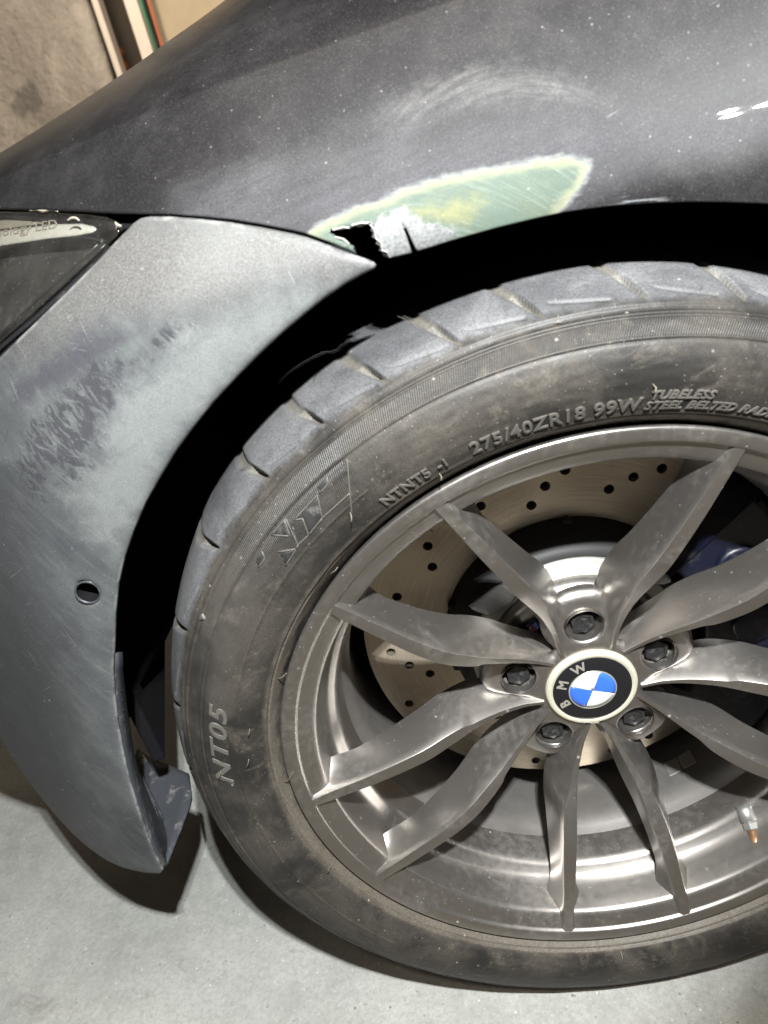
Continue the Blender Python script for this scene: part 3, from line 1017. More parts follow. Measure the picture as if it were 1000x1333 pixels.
surf_piece('lens', hl, 0.0045, M['lens'], head, 0.0022, (0.0008, 0.0018, 0.003), 0.004)
surf_piece('housing', [('w', -0.56, 0.444), (0, 283), (60, 283), (110, 287), (140, 296), (130, 318), (80, 366), (40, 402), (0, 436), ('w', -0.56, 0.29)], 0.034, M['lampbox'], head, 0.003)
# black gasket filling the joint round the lamp
surf_piece('gasket', [('w', -0.56, 0.458), (0, 264), (110, 268), (165, 272), (196, 278), (186, 292), (150, 330), (80, 400), (0, 478), ('w', -0.56, 0.262)], 0.042, M['gasket'], head, 0.003)
surf_piece('seam_backing', [(140, 268), (260, 272), (380, 290), (440, 308), (462, 322), (466, 335), (440, 330), (380, 312), (300, 296), (200, 292), (140, 300)], 0.012, M['black'], bumper, 0.003).location.z = H
strip = [('w', -0.56, 0.272), (0, 449), (40, 415), (80, 379), (120, 342), (152, 312), (160, 303), (163, 309), (120, 350), (80, 388), (40, 424), (0, 458), ('w', -0.56, 0.264)]
surf_piece('rubber_seal', strip, 0.0065, M['gasket'], head, 0.004, (0.0008,), 0.002)
surf_piece('light_guide', [('w', -0.50, 0.428), (0, 301), (40, 296), (70, 292), (105, 291.5), (121, 295), (125, 299), (119, 304), (100, 308), (60, 312), (0, 321), ('w', -0.50, 0.412)], 0.014, M['guide'], head, 0.004, (0.0008, 0.002), 0.0025)
surf_piece('light_bezel', [('w', -0.50, 0.440), (0, 280.5), (35, 282), (58, 285), (71, 289.5), (40, 294.5), (0, 299.5), ('w', -0.50, 0.430)], 0.018, M['bezel'], head, 0.004, (0.0008, 0.002), 0.0025)
for a, b in (((-40, 472), (128, 318)), ((-40, 482), (138, 318))):     # fine ribs along the lower edge of the lamp
    pts = [at_f(a[0] + (b[0] - a[0]) * t, a[1] + (b[1] - a[1]) * t, Yb, 0.010) for t in np.linspace(0, 1, 20)]
    v, f = tube(pts, 0.0009, 6)
    mesh_obj('lamp_rib', v, f, M['gasket'], head)
# dried primer smears stuck on the lamp edge
for pts in ([(38, 274), (48, 273), (56, 274.5), (66, 273), (76, 275)], [(88, 287), (93, 284), (99, 284), (103, 287)], [(150, 289), (153, 293), (158, 294)]):
    P = [at_f(a, b, Yb, 0.0025) for a, b in crspline(pts, 4)]
    v, f = tube(P, [0.0004 + 0.0005 * math.sin(PI * i / (len(P) - 1)) for i in range(len(P))], 7)
    mesh_obj('primer_smear', v, f, M['bezel'], head)

# etched writing along the light guide
def etched_text():
    v, f = text_arrays('technology LED', 1.0, 0.0)
    k = 110.0 / v[:, 0].max()
    P = []
    for a_, b_, c_ in v:
        px = -36 + a_ * k
        P.append(at_f(px, 312.5 - 0.145 * (px + 36) - b_ * k * 0.95, Yb, 0.0134))
    o = mesh_obj('lamp_writing', np.array(P), f, M['bezel'], head, False)
    solid(o, 0.0002, 0)


# ---------- wheel arch liner (the dark hollow behind the panels)
lin = []
ths = np.radians(np.linspace(20, 177, 70))
for th in ths:
    for r, y in ((0.405, 0.035 + 0.035 * min(1, max(0, (math.degrees(th) - 115) / 40))), (0.402, 0.11), (0.398, 0.20), (0.392, 0.33), (0.30, 0.36), (0.10, 0.37), (0.0, 0.37)):
        lin.append((r * math.cos(th), y, r * math.sin(th)))
liner = mesh_obj('wheel_arch_liner', lin, grid_faces(len(ths), 7), M['black'], car, True, H)
solid(liner, 0.002, 1.0)
v, f = box_verts((-0.425, 0.21, 0.06), (0.012, 0.22, 0.20), Matrix.Rotation(0.25, 3, 'Z'))
bevel(mesh_obj('splash_guard', v, f, M['black'], car, False, H), 0.003)
v, f = box_verts((0.12, 0.40, -0.02), (0.9, 0.04, 0.36))
mesh_obj('dark_backing', v, f, M['black'], car, False, H)  # added black sheet, makes the view through the wheel read as dark

# ------------------------------------------------------------------ text helper


def text_arrays(body, size, extrude=0.0, offset=0.0, shear=0.0, space=1.0, bev=0.0):
    cu = bpy.data.curves.new('text_tmp', 'FONT')
    cu.body = body
    cu.size = size
    cu.extrude = extrude
    cu.offset = offset
    cu.shear = shear
    cu.space_character = space
    cu.resolution_u = 3
    cu.bevel_depth = bev
    cu.bevel_resolution = 1
    o = bpy.data.objects.new('text_tmp', cu)
    sc.collection.objects.link(o)
    dg = bpy.context.evaluated_depsgraph_get()
    me = bpy.data.meshes.new_from_object(o.evaluated_get(dg))
    v = np.array([list(x.co) for x in me.vertices])
    f = [tuple(p.vertices) for p in me.polygons]
    bpy.data.objects.remove(o)
    bpy.data.curves.remove(cu)
    bpy.data.meshes.remove(me)
    return v, f


etched_text()

# ------------------------------------------------------------------ tyre
ctrl = [(0.2380, 0.0230), (0.2430, 0.0130), (0.2475, 0.0060), (0.2512, 0.0005), (0.2545, -0.0035), (0.2600, -0.0075), (0.2680, -0.0112), (0.2780, -0.0135), (0.2880, -0.0135), (0.2980, -0.0112),
        (0.3070, -0.0062), (0.3140, -0.0002), (0.3200, 0.0070), (0.3260, 0.0165), (0.3310, 0.0290), (0.3345, 0.0450), (0.3365, 0.0650), (0.3378, 0.0950), (0.3380, 0.1280)]
fine = crspline(ctrl, 40)
ds = np.concatenate([[0], np.cumsum(np.linalg.norm(np.diff(fine, axis=0), axis=1))])
s_fine = np.arange(0, ds[-1], 0.00055)
keep = []
for s in s_fine:
    y = np.interp(s, ds, fine[:, 1])
    rr = np.interp(s, ds, fine[:, 0])
    if (rr < 0.300 and len(keep) and s - keep[-1] < 0.0014 and not (0.2755 < rr < 0.2785) and not rr < 0.2565) or (rr > 0.3315 and s - keep[-1] < 0.004):
        continue
    keep.append(s)
keep = np.array(keep)
pr_r = np.interp(keep, ds, fine[:, 0])
pr_y = np.interp(keep, ds, fine[:, 1])
tg = np.stack([np.gradient(pr_r), np.gradient(pr_y)], 1)
tg /= np.linalg.norm(tg, axis=1)[:, None]
pn_r, pn_y = -tg[:, 1], tg[:, 0]
flip = np.where(pn_y * 1.0 - 0.6 * pn_r > 0, -1, 1)
pn_r, pn_y = pn_r * flip, pn_y * flip             # normals point out of the rubber


def tyre_y(r):
    m = pr_r < 0.331
    return np.interp(r, pr_r[m], pr_y[m])


th = np.radians(np.concatenate([np.arange(55, 215, 0.2), np.arange(215, 415, 0.5)]))
g_ang = [73.3, 83.2, 93.7, 102.3, 110.8, 118.9, 127.9, 139.0, 151.8, 164.2, 175.5, 186, 195, 203, 212, 223, 235, 246.5, 257, 266, 275, 285, 297, 309, 320, 329, 338, 348, 0, 11, 22, 32, 41, 50, 61.5]
TH, RR = np.meshgrid(th, pr_r, indexing='ij')
YY = np.broadcast_to(pr_y[None], TH.shape)
SS = np.broadcast_to(keep[None], TH.shape)
s_sh = keep[np.argmin(np.abs(pr_r - 0.3180))]     # where the shoulder grooves run out
disp = np.zeros_like(TH)
groove = np.zeros_like(TH)
for ga in g_ang:
    # groove centreline sweeps back towards the tread centre
    a0 = math.radians(ga - 1.9)
    sk = np.clip((SS - s_sh) / 0.035, -0.2, 4)
    ac = a0 + np.radians(2.9) * np.clip(sk, 0, 1) + np.radians(1.6) * np.clip(sk - 1, 0, 3)
    dlt = (TH - ac + PI) % (2 * PI) - PI
    t = dlt * RR                                  # metres, + = towards larger angle
    wd = 0.0022 + 0.0026 * np.clip(sk, 0, 1)
    right = np.clip((t + wd) / 0.0012, 0, 1)
    leftw = np.clip((wd * 1.25 - t) / 0.0048, 0, 1)
    leftw = leftw * leftw * (3 - 2 * leftw)
    along = np.clip((SS - s_sh) / 0.012, 0, 1)
    along = along * along * (3 - 2 * along)
    far = np.clip((SS - s_sh - 0.020) / 0.008, 0, 1)
    m = right * leftw * along * (1 - 0.62 * far)
    disp = np.minimum(disp, -0.0060 * m)
    groove = np.maximum(groove, np.clip(right * leftw * np.clip((SS - s_sh + 0.001) / 0.004, 0, 1), 0, 1))
    # slim sipe running forward from the groove along the shoulder
    fr_ = (a0 - math.radians(0.6) - TH + PI) % (2 * PI) - PI
    fr_ = fr_ / math.radians(6.6)
    on = np.clip(fr_ * 12, 0, 1) * np.clip((1 - fr_) * 25, 0, 1)
    rs = 0.3255 - 0.0050 * np.sqrt(np.clip(fr_, 0, 1))
    ln = np.exp(-((RR - rs) / 0.0007) ** 2)
    disp = disp - 0.0010 * ln * on * (YY < 0.05)


def ridge(r0, wdt, hgt):
    return hgt * np.exp(-((RR - r0) / wdt) ** 4) * (YY < 0.05)


disp = disp + ridge(0.3155, 0.0014, -0.0010) + ridge(0.3130, 0.0007, 0.0007) + ridge(0.3118, 0.0005, -0.0006) + ridge(0.3016, 0.0006, 0.0006) + ridge(0.3004, 0.0005, -0.0004)
TD = np.degrees(TH) % 360
fieldm = ((TD > 117.5) & (TD < 222)).astype(float)
disp = disp + fieldm * (ridge(0.2768, 0.00055, 0.0006) + ridge(0.2945, 0.0005, 0.0004) + ridge(0.2825, 0.0004, -0.0004))
disp = disp + ridge(0.2562, 0.0006, 0.0007) + ridge(0.2543, 0.0006, -0.0006)
disp = disp + 0.00012 * np.sin(37 * TH) * np.sin(900 * RR)
# cuts through the moulded rim line
for a in (252, 262, 290):
    t = ((TH - math.radians(a) + PI) % (2 * PI) - PI) * RR
    disp = disp + 0.0006 * np.exp(-(t / 0.0009) ** 2) * ((RR > 0.2475) & (RR < 0.259) & (YY < 0.05))
R2 = RR + disp * pn_r[None]
Y2 = YY + disp * pn_y[None]
# inner half of the carcass, coarse
inn = [(0.3375, 0.16), (0.335, 0.20), (0.328, 0.24), (0.312, 0.262), (0.29, 0.27), (0.265, 0.262), (0.243, 0.24), (0.236, 0.23)]
R2 = np.hstack([R2, np.repeat(np.array([a for a, b in inn])[None], len(th), 0)])
Y2 = np.hstack([Y2, np.repeat(np.array([b for a, b in inn])[None], len(th), 0)])
T2 = np.repeat(th[:, None], R2.shape[1], 1)
X2, Z2 = R2 * np.cos(T2), R2 * np.sin(T2)
Z2 = np.where(Z2 < -H + 0.0006, -H + 0.0006, Z2)
V = np.stack([X2, Y2, Z2], -1).reshape(-1, 3)
tyre = mesh_obj('tyre', V, grid_faces(len(th), R2.shape[1], closed_n=True), M['tyre'], wheel)
gfull = np.zeros(R2.shape)
gfull[:, :len(pr_r)] = groove
attr(tyre, 'groove', gfull.reshape(-1))
hb = np.zeros(R2.shape)
hb[:, :len(pr_r)] = np.where((RR > 0.3024) & (RR < 0.3112) & (YY < 0.05), 1.0, 0.0) + 0.75 * fieldm * np.where((RR > 0.2832) & (RR < 0.3010), 1, 0) * (YY < 0.05)
attr(tyre, 'hatch', hb.reshape(-1))


def tyre_text(body, r0, th_deg, size, ext=0.0012, offset=0.0, shear=0.0, space=1.0, name='sidewall_lettering', sink=0.0001, mat='letter', hscale=1.0, outline=False):
    """lettering that runs clockwise with its feet towards the hub, starting at th_deg"""
    v, f = text_arrays(body, size, ext, offset, shear, space, 0.00022)
    u, w_, e = v[:, 0] * hscale, v[:, 1], v[:, 2]
    rr = r0 + w_
    t = math.radians(th_deg) - u / (r0 + size * 0.35)
    y = tyre_y(rr) + sink - e
    P = np.stack([rr * np.cos(t), y, rr * np.sin(t)], 1)
    return mesh_obj(name, P, f, M[mat], wheel, False)


tyre_text('275/40ZR18 99W', 0.2592, 104.0, 0.0128, offset=0.00010, space=1.08, hscale=1.0)
tyre_text('NTNT5', 0.2598, 117.6, 0.0102, offset=0.00008, space=1.10)
tyre_text('-1', 0.2605, 108.8, 0.0085, offset=0.00008, space=1.1)
tyre_text('TUBELESS', 0.2665, 81.3, 0.0078, shear=0.25, space=1.12, offset=0.00005)
tyre_text('STEEL BELTED RADIAL', 0.2592, 81.6, 0.0078, shear=0.25, space=1.10, offset=0.00005)
tyre_text('NT05', 0.2828, 173.5, 0.0175, ext=0.0005, shear=0.30, space=1.12, hscale=1.65, offset=0.0002)
tyre_text('S.7.11', 0.2620, 310, 0.0075, space=1.2)


def sidewall_piece(name, pxs, rise, material):
    pts = []
    for px, py in pxs:
        y = -0.01
        for _ in range(30):
            h = at_y(px, py, y)
            y = 0.5 * y + 0.5 * (float(tyre_y(math.hypot(h[0], h[2]))) - rise)
        pts.append(at_y(px, py, y)[[0, 2]])
    P2 = resample(np.array(pts), 0.0022)
    lo, hi = P2.min(0), P2.max(0)
    g = [(x, z) for x in np.arange(lo[0], hi[0], 0.0022) for z in np.arange(lo[1], hi[1], 0.0022)]
    v2, tr, dd = cdt_panel(P2, [], g, rings=(0.0005,))
    Yv = tyre_y(np.hypot(v2[:, 0], v2[:, 1])) - rise * np.clip(dd / 0.0005, 0, 1) + 0.0002
    return panel_obj(name, v2, tr, Yv, material, wheel)


def lg(x, y):
    return (320 + x * 0.16, 560 + y * 0.16)


for poly in ([(212, 852), (315, 728), (362, 862)], [(268, 990), (412, 965), (322, 1105)], [(75, 1062), (130, 985), (155, 1042), (100, 1122)],
             [(392, 732), (582, 528), (622, 716), (512, 852), (462, 718)], [(585, 455), (662, 378), (664, 440), (602, 512), (575, 480)], [(368, 778), (392, 800), (428, 915), (404, 905)]):
    sidewall_piece('logo_panel', [lg(*p) for p in poly], 0.0006, M['logo'])
# thin raised outlines round the logo panels and at the end of the hatched field


def side_pt(px, py, rise):
    y = -0.01
    for _ in range(30):
        h = at_y(px, py, y)
        y = 0.5 * y + 0.5 * (float(tyre_y(math.hypot(h[0], h[2]))) - rise)
    return at_y(px, py, y)


for poly in ([(212, 852), (315, 728), (362, 862), (212, 852)], [(268, 990), (412, 965), (322, 1105)], [(130, 985), (155, 1042), (100, 1122)], [(462, 718), (392, 732), (582, 528), (622, 716), (845, 515)],
             [(462, 718), (512, 852), (425, 935), (325, 720)], [(662, 378), (664, 440), (602, 512)], [(825, 235), (843, 450), (862, 690)], [(512, 852), (622, 716)], [(412, 965), (425, 935)]):
    q = resample(np.array([lg(*p) for p in poly], float), 5, False)
    v, f = tube([side_pt(a_, b_, 0.0004) for a_, b_ in q], 0.00042, 6)
    mesh_obj('logo_outline', v, f, M['letter'], wheel)
# triangle wear marker on the shoulder
v, f = text_arrays('Δ', 0.0001)
for (px, py) in ((727, 416), (262, 803)):
    sidewall_piece('wear_marker', [(px - 5, py + 6), (px, py - 7), (px + 6, py + 5)], 0.0012, M['letter'])

# vent hairs left by the tyre mould
for (px, py), (dx, dy) in (((572, 616), (2, 10)), ((430, 747), (10, -9)), ((362, 884), (11, -8)), ((371, 1019), (11, -15)), ((456, 667), (1, 13)), ((320, 1000), (4, -12)),
                           ((284, 1015), (3, -11)), ((425, 1137), (4, -9)), ((322, 960), (3, -11)), ((850, 500), (2, 11)), ((714, 1190), (1, 12)), ((808, 1238), (1, 13)), ((950, 1187), (4, 13)), ((560, 690), (3, 3))):
    y0 = -0.012
    for _ in range(30):
        h = at_y(px, py, y0)
        y0 = 0.5 * y0 + 0.5 * float(tyre_y(math.hypot(h[0], h[2])))
    A = at_y(px, py, y0)
    B = at_y(px + dx, py + dy, y0 - 0.004)
    C_ = (A + B) / 2 + np.array([0.0008, -0.0018, 0.0006])
    v, f = tube(crspline([A, C_, B], 4), [0.00034] * 6 + [0.00028] * 2 + [0.00016], 5)
    mesh_obj('vent_hair', v, f, M['hair'], wheel)
# ------------------------------------------------------------------ rim
prof = crspline([(0.2375, 0.0200), (0.2425, 0.0115), (0.2446, 0.0055), (0.2455, 0.0020)], 4).tolist()
prof += [(0.24585, 0.0004), (0.2455, -0.0008), (0.2446, -0.0014), (0.2430, -0.0014), (0.2385, -0.0006), (0.2362, 0.0000), (0.2352, 0.0006), (0.2346, 0.0018), (0.2340, 0.0030),
         (0.2330, 0.0036), (0.2290, 0.0050), (0.2240, 0.0074), (0.2215, 0.0090), (0.2203, 0.0105), (0.2196, 0.0130), (0.2180, 0.0230), (0.2165, 0.0330), (0.2150, 0.0390), (0.2125, 0.0430),
         (0.2085, 0.0460), (0.2060, 0.0490), (0.2050, 0.0540), (0.2045, 0.0640), (0.2035, 0.0760), (0.2010, 0.0840), (0.1985, 0.0900), (0.1975, 0.1000), (0.1985, 0.1150),
         (0.2010, 0.1400), (0.2040, 0.1700), (0.2080, 0.1950), (0.2140, 0.2150), (0.2180, 0.2350), (0.2250, 0.2420), (0.2350, 0.2440)]
v, f = lathe(prof[:prof.index((0.2035, 0.0760)) + 1], 360)
rim = mesh_obj('rim', v, f, M['rim'], wheel)
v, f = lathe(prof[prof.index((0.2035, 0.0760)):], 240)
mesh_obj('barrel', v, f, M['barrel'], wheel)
sharp(rim, 50)

KR = [0.040, 0.055, 0.070, 0.085, 0.100, 0.120, 0.140, 0.165, 0.190, 0.215, 0.232, 0.2385]
KA = [27.0, 22.6, 20.4, 19.2, 18.8, 19.2, 20.0, 21.0, 22.0, 22.7, 23.15, 23.3]
KY = [0.0528, 0.0512, 0.0470, 0.0410, 0.0340, 0.0240, 0.0150, 0.0090, 0.0055, 0.0030, 0.0012, 0.0004]
KT = [0.0024, 0.0026, 0.0030, 0.0036, 0.0042, 0.0054, 0.0056, 0.0052, 0.0047, 0.0042, 0.0036, 0.0028]      # half width of the front land
KB = [0.0085, 0.0095, 0.0108, 0.0126, 0.0145, 0.0148, 0.0128, 0.0110, 0.0100, 0.0098, 0.0100, 0.0080]      # half width at the back
KD = [0.030, 0.032, 0.034, 0.037, 0.041, 0.043, 0.042, 0.038, 0.033, 0.028, 0.010, 0.005]
T0 = 88.9


def spoke_mesh(sgn):
    rs = np.concatenate([np.linspace(0.040, 0.205, 56), np.linspace(0.208, 0.2385, 22)])
    V = []
    from_i = lambda K: np.array(crspline(np.stack([KR, K], 1), 10))
    def ev(K, r):
        c_ = from_i(K)
        return np.interp(r, c_[:, 0], c_[:, 1])
    prevc = None
    cs = []
    for r in rs:
        a = math.radians(sgn * ev(KA, r))
        cs.append(np.array([r * math.sin(-a), r * math.cos(a)]))        # V axis along +z
    cs = np.array(cs)
    tgt = np.gradient(cs, axis=0)
    tgt /= np.linalg.norm(tgt, axis=1)[:, None]
    nrm = np.stack([tgt[:, 1], -tgt[:, 0]], 1)                            # to the right of travel
    for i, r in enumerate(rs):
        y, wt, wb, dp = (float(ev(K, r)) for K in (KY, KT, KB, KD))
        step = 0.0022 * (1 / (1 + math.exp((r - 0.1045) / 0.0012)))      # the land narrows suddenly on the V side near the hub
        sec = []
        for s in (-1, 1):
            vside = (s * sgn) > 0                                          # the side that faces the other arm of the V
            w_ = wt - (step if vside else 0)
            fill_ = 0.006 * max(0, (r - 0.193) / 0.026) ** 2 if r < 0.2196 else 0.006 * max(0, (0.2385 - r) / 0.0189)
            pr_ = [(w_ - 0.0004, 0.0), (w_, 0.00005), (w_ + 0.0003, 0.0005), (w_ * 0.75 + wb * 0.25, dp * 0.18), (w_ * 0.5 + wb * 0.5, dp * 0.40), (w_ * 0.2 + wb * 0.8 + fill_ * 0.45, dp * 0.68), (wb + fill_, dp * 0.93), (wb - 0.002 + fill_, dp)]
            sec.append([(s * a_, b_) for a_, b_ in pr_])
        ring = sec[0][::-1] + sec[1]
        for off, dep in ring:
            p = cs[i] + nrm[i] * off
            V.append((p[0], y + dep, p[1]))
    n = 16
    Fc = grid_faces(len(rs), n, closed_m=True)
    Fc.append(tuple(range(n)))
    Fc.append(tuple(range((len(rs) - 1) * n, len(rs) * n))[::-1])
    return np.array(V), Fc


for sgn in (1, -1):
    v, f = spoke_mesh(sgn)
    proto = mesh_obj('spoke', v, f, M['rim'], wheel)
    proto.data.set_sharp_from_angle(angle=math.radians(24))
    for k in range(5):
        o = proto if k == 0 else link(proto.copy(), wheel)
        o.rotation_euler = (0, -math.radians(T0 - 90 + 72 * k), 0)

# hub face: five lobes between the arms, with a well for each bolt
RB = 0.0590


def hub_r(phi):
    p_ = abs((phi + 36) % 72 - 36)
    return np.interp(p_, [0, 8, 12.5, 15.5, 18.5, 22, 28, 36], [0.0890, 0.0885, 0.0860, 0.0800, 0.066, 0.054, 0.0475, 0.0455])


out = []
for phi in np.arange(0, 360, 0.75):
    r = float(hub_r(phi))
    a = math.radians(T0 + phi)
    out.append((r * math.cos(a), r * math.sin(a)))
out = resample(out, 0.0016)
wells = []
for k in range(5):
    a = math.radians(T0 + 72 * k)
    ca, sa = math.cos(a), math.sin(a)
    W_ = []
    for t in np.linspace(0, 2 * PI, 40, endpoint=False):
        rr, tt = 0.0132 * math.sin(t), 0.0150 * math.cos(t)
        W_.append(((RB + rr) * ca - tt * sa, (RB + rr) * sa + tt * ca))
    wells.append(W_)
gp = [(x + (j % 2) * 0.0009, z) for j, z in enumerate(np.arange(-0.1, 0.1, 0.0018)) for x in np.arange(-0.1, 0.1, 0.0018)]
v2, tr, dd = cdt_panel(out, wells, np.array(gp), rings=(0.0006, 0.0014, 0.0026, 0.0040))
rr = np.hypot(v2[:, 0], v2[:, 1])
dw = np.min([-sdist(v2, w_) for w_ in wells], 0)
do = sdist(v2, out)
Y = 0.0545 + 0.0035 * np.clip((rr - 0.040) / 0.03, 0, 1) + 0.004 * np.clip((rr - 0.07) / 0.02, 0, 1)
q = np.clip(1 - np.clip(do, 0, 0.0075) / 0.0075, 0, 1)
Y = Y + 0.0075 * (1 - np.sqrt(np.maximum(0, 1 - q * q * 0.99)))
q = np.clip(1 - np.clip(dw, 0, 0.0035) / 0.0035, 0, 1)
Y = Y + 0.0030 * (1 - np.sqrt(np.maximum(0, 1 - q * q * 0.99)))
hub = panel_obj('hub_face', v2, tr, Y, M['rim'], wheel)
solid(hub, 0.020, -1.0)
v, f = lathe([(0.002, 0.088), (0.060, 0.088), (0.072, 0.089), (0.0765, 0.092), (0.078, 0.100), (0.078, 0.104)], 120)
mesh_obj('mounting_pad', v, f, M['rim'], wheel)
# bowl walls behind each well + bolts
v, f = lathe([(0.0150, 0.056), (0.0142, 0.066), (0.0132, 0.078), (0.0125, 0.086), (0.001, 0.087)], 40)
bowl = mesh_obj('bolt_well', v, f, M['rim'], wheel)
hexv, hexf = [], []
levels = [(0.0118, 0.0880), (0.0120, 0.0780), (0.0112, 0.0762), (0.0104, 0.0755), (0.0104, 0.0660), (0.0099, 0.0648), (0.0070, 0.0646), (0.0068, 0.0660), (0.0005, 0.0662)]
for li, (r, y) in enumerate(levels):
    for k in range(36):
        a = 2 * PI * k / 36
        rr_ = r
        if li >= 3:
            rr_ = r * (math.cos(PI / 6) / math.cos((a % (PI / 3)) - PI / 6)) * (1.0 if li < 6 else 1.0)
        hexv.append((rr_ * math.cos(a), y, rr_ * math.sin(a)))
hexf = grid_faces(len(levels), 36, closed_m=True)
bolt = mesh_obj('lug_bolt', hexv, hexf, M['bolt'], wheel)
sharp(bolt, 28)
for k in range(5):
    a = math.radians(T0 + 72 * k)
    for proto in (bowl, bolt):
        o = proto if k == 0 else link(proto.copy(), wheel)
        o.location = (RB * math.cos(a), 0, RB * math.sin(a))
        if proto is bolt:
            o.rotation_euler = (0, 0.4 + 1.1 * k, 0)
            o.location.y = -0.003
# small round holes in the pad between the arms
for k in range(5):
    a = math.radians(T0 + 36 + 72 * k)
    r = 0.0565
    v, f = lathe([(0.0055, 0.0874), (0.0048, 0.0868), (0.0042, 0.0874), (0.0040, 0.0878), (0.0002, 0.0879)], 24)
    v = v + np.array([r * math.cos(a), 0, r * math.sin(a)])
    mesh_obj('pad_hole', v, f, M['hat'], wheel)
# badge plate on the pad between two arms
bc = at_y(691, 818, 0.0845)
ax = at_y(700, 811, 0.0845) - bc
ang = math.atan2(ax[2], ax[0])
Mx = Matrix.Rotation(-ang, 3, 'Y')
v, f = box_verts(bc, (0.0170, 0.0030, 0.0100), Mx)
badge = bevel(mesh_obj('badge', v, f, M['eblack'], wheel, False), 0.0006)


def flat_text(body, size, c_, ang_, y, material, name, parent, ext=0.0003, offset=0.0, shear=0.0, rise=0.0):
    v, f = text_arrays(body, size, ext, offset, shear)
    v[:, 0] -= (v[:, 0].max() + v[:, 0].min()) / 2
    v[:, 1] -= (v[:, 1].max() + v[:, 1].min()) / 2
    ca, sa = math.cos(ang_), math.sin(ang_)
    P = np.stack([c_[0] + v[:, 0] * ca - v[:, 1] * sa, y - v[:, 2], c_[1] + v[:, 0] * sa + v[:, 1] * ca], 1)
    return mesh_obj(name, P, f, material, parent, False)


d1 = np.array([math.cos(ang), math.sin(ang)])
flat_text('M', 0.0085, bc[[0, 2]] - d1 * 0.0018, ang, 0.0828, M['esilver'], 'badge_letter', wheel, offset=0.0002, shear=0.15)
for i, (mt, off_) in enumerate((('red', 0.0030), ('eblue', 0.0046), ('eblue', 0.0060))):
    v, f = box_verts((bc[0] + d1[0] * off_, 0.0826, bc[2] + d1[1] * off_), (0.0012, 0.0006, 0.0068), Matrix.Rotation(-ang + 0.25, 3, 'Y'))
    mesh_obj('badge_stripe', v, f, M[mt], wheel, False)

# centre cap with its roundel
EY = 0.0508
v, f = lathe([(0.0375, EY + 0.006), (0.0372, EY + 0.002), (0.0362, EY + 0.0002), (0.0350, EY - 0.0004), (0.0330, EY - 0.0002), (0.0320, EY + 0.0004)], 120)
mesh_obj('cap_ring', v, f, M['ering'], wheel)
v, f = lathe([(0.0322, EY + 0.0008), (0.0316, EY + 0.0001), (0.0300, EY - 0.0002), (0.0188, EY - 0.0006)], 120)
mesh_obj('centre_cap', v, f, M['eblack'], wheel)
v, f = lathe([(0.0196, EY - 0.0002), (0.0194, EY - 0.0010), (0.0186, EY - 0.0011), (0.0184, EY - 0.0006)], 96)
mesh_obj('roundel_ring', v, f, M['esilver'], wheel)
E0 = 66.0
for k in range(4):
    ts = np.radians(np.linspace(E0 + 90 * k + 0.7, E0 + 90 * (k + 1) - 0.7, 24))
    vv, n_r = [], 5
    for t in ts:
        for r in np.linspace(0.0005, 0.0186, n_r):
            vv.append((r * math.cos(t), EY - 0.0007 - 0.0006 * (1 - (r / 0.0186) ** 2), r * math.sin(t)))
    o = mesh_obj('roundel_quarter', vv, grid_faces(24, n_r), M['eblue'] if k % 2 else M['ewhite'], wheel)
    solid(o, 0.0006, 0)
for ch, da in (('B', 46), ('M', 0), ('W', -46)):
    a = math.radians(E0 + 90 + da)
    flat_text(ch, 0.0112, (0.0254 * math.cos(a), 0.0254 * math.sin(a)), a - PI / 2, EY - 0.0003, M['esilver'], 'cap_letter', wheel, offset=0.00035)

# valve
A = at_y(971, 1058, 0.047)
C_ = at_y(989, 1109, 0.021)
u1 = (C_ - A) / np.linalg.norm(C_ - A)
L = np.linalg.norm(C_ - A)
v, f = tube([A - u1 * 0.006, A, A + u1 * L * 0.22, A + u1 * L * 0.25], [0.0072, 0.0070, 0.0068, 0.0050], 24)
mesh_obj('valve_base', v, f, M['zinc'], wheel)
v, f = tube([A + u1 * L * 0.25, A + u1 * L * 0.28, A + u1 * L * 0.42, A + u1 * L * 0.45], [0.0052, 0.0062, 0.0062, 0.0050], 6)
mesh_obj('valve_nut', v, f, M['zinc'], wheel, False)
v, f = tube([A + u1 * L * 0.45, A + u1 * L * 0.62, A + u1 * L * 0.64, A + u1 * L * 0.95, A + u1 * L * 1.02], [0.0042, 0.0042, 0.0050, 0.0049, 0.0030], 16)
mesh_obj('valve_cap', v, f, M['brass'], wheel)
# wheel weights stuck inside the barrel
for dth in (0, 4.5):
    a = math.radians(-66 + dth)
    r = 0.1992
    Mx = Matrix.Rotation(-(a + PI / 2), 3, 'Y')
    v, f = box_verts((r * math.cos(a), 0.118, r * math.sin(a)), (0.0145, 0.017, 0.003), Mx)
    bevel(mesh_obj('balance_weight', v, f, M['zinc'], wheel, False), 0.0008)

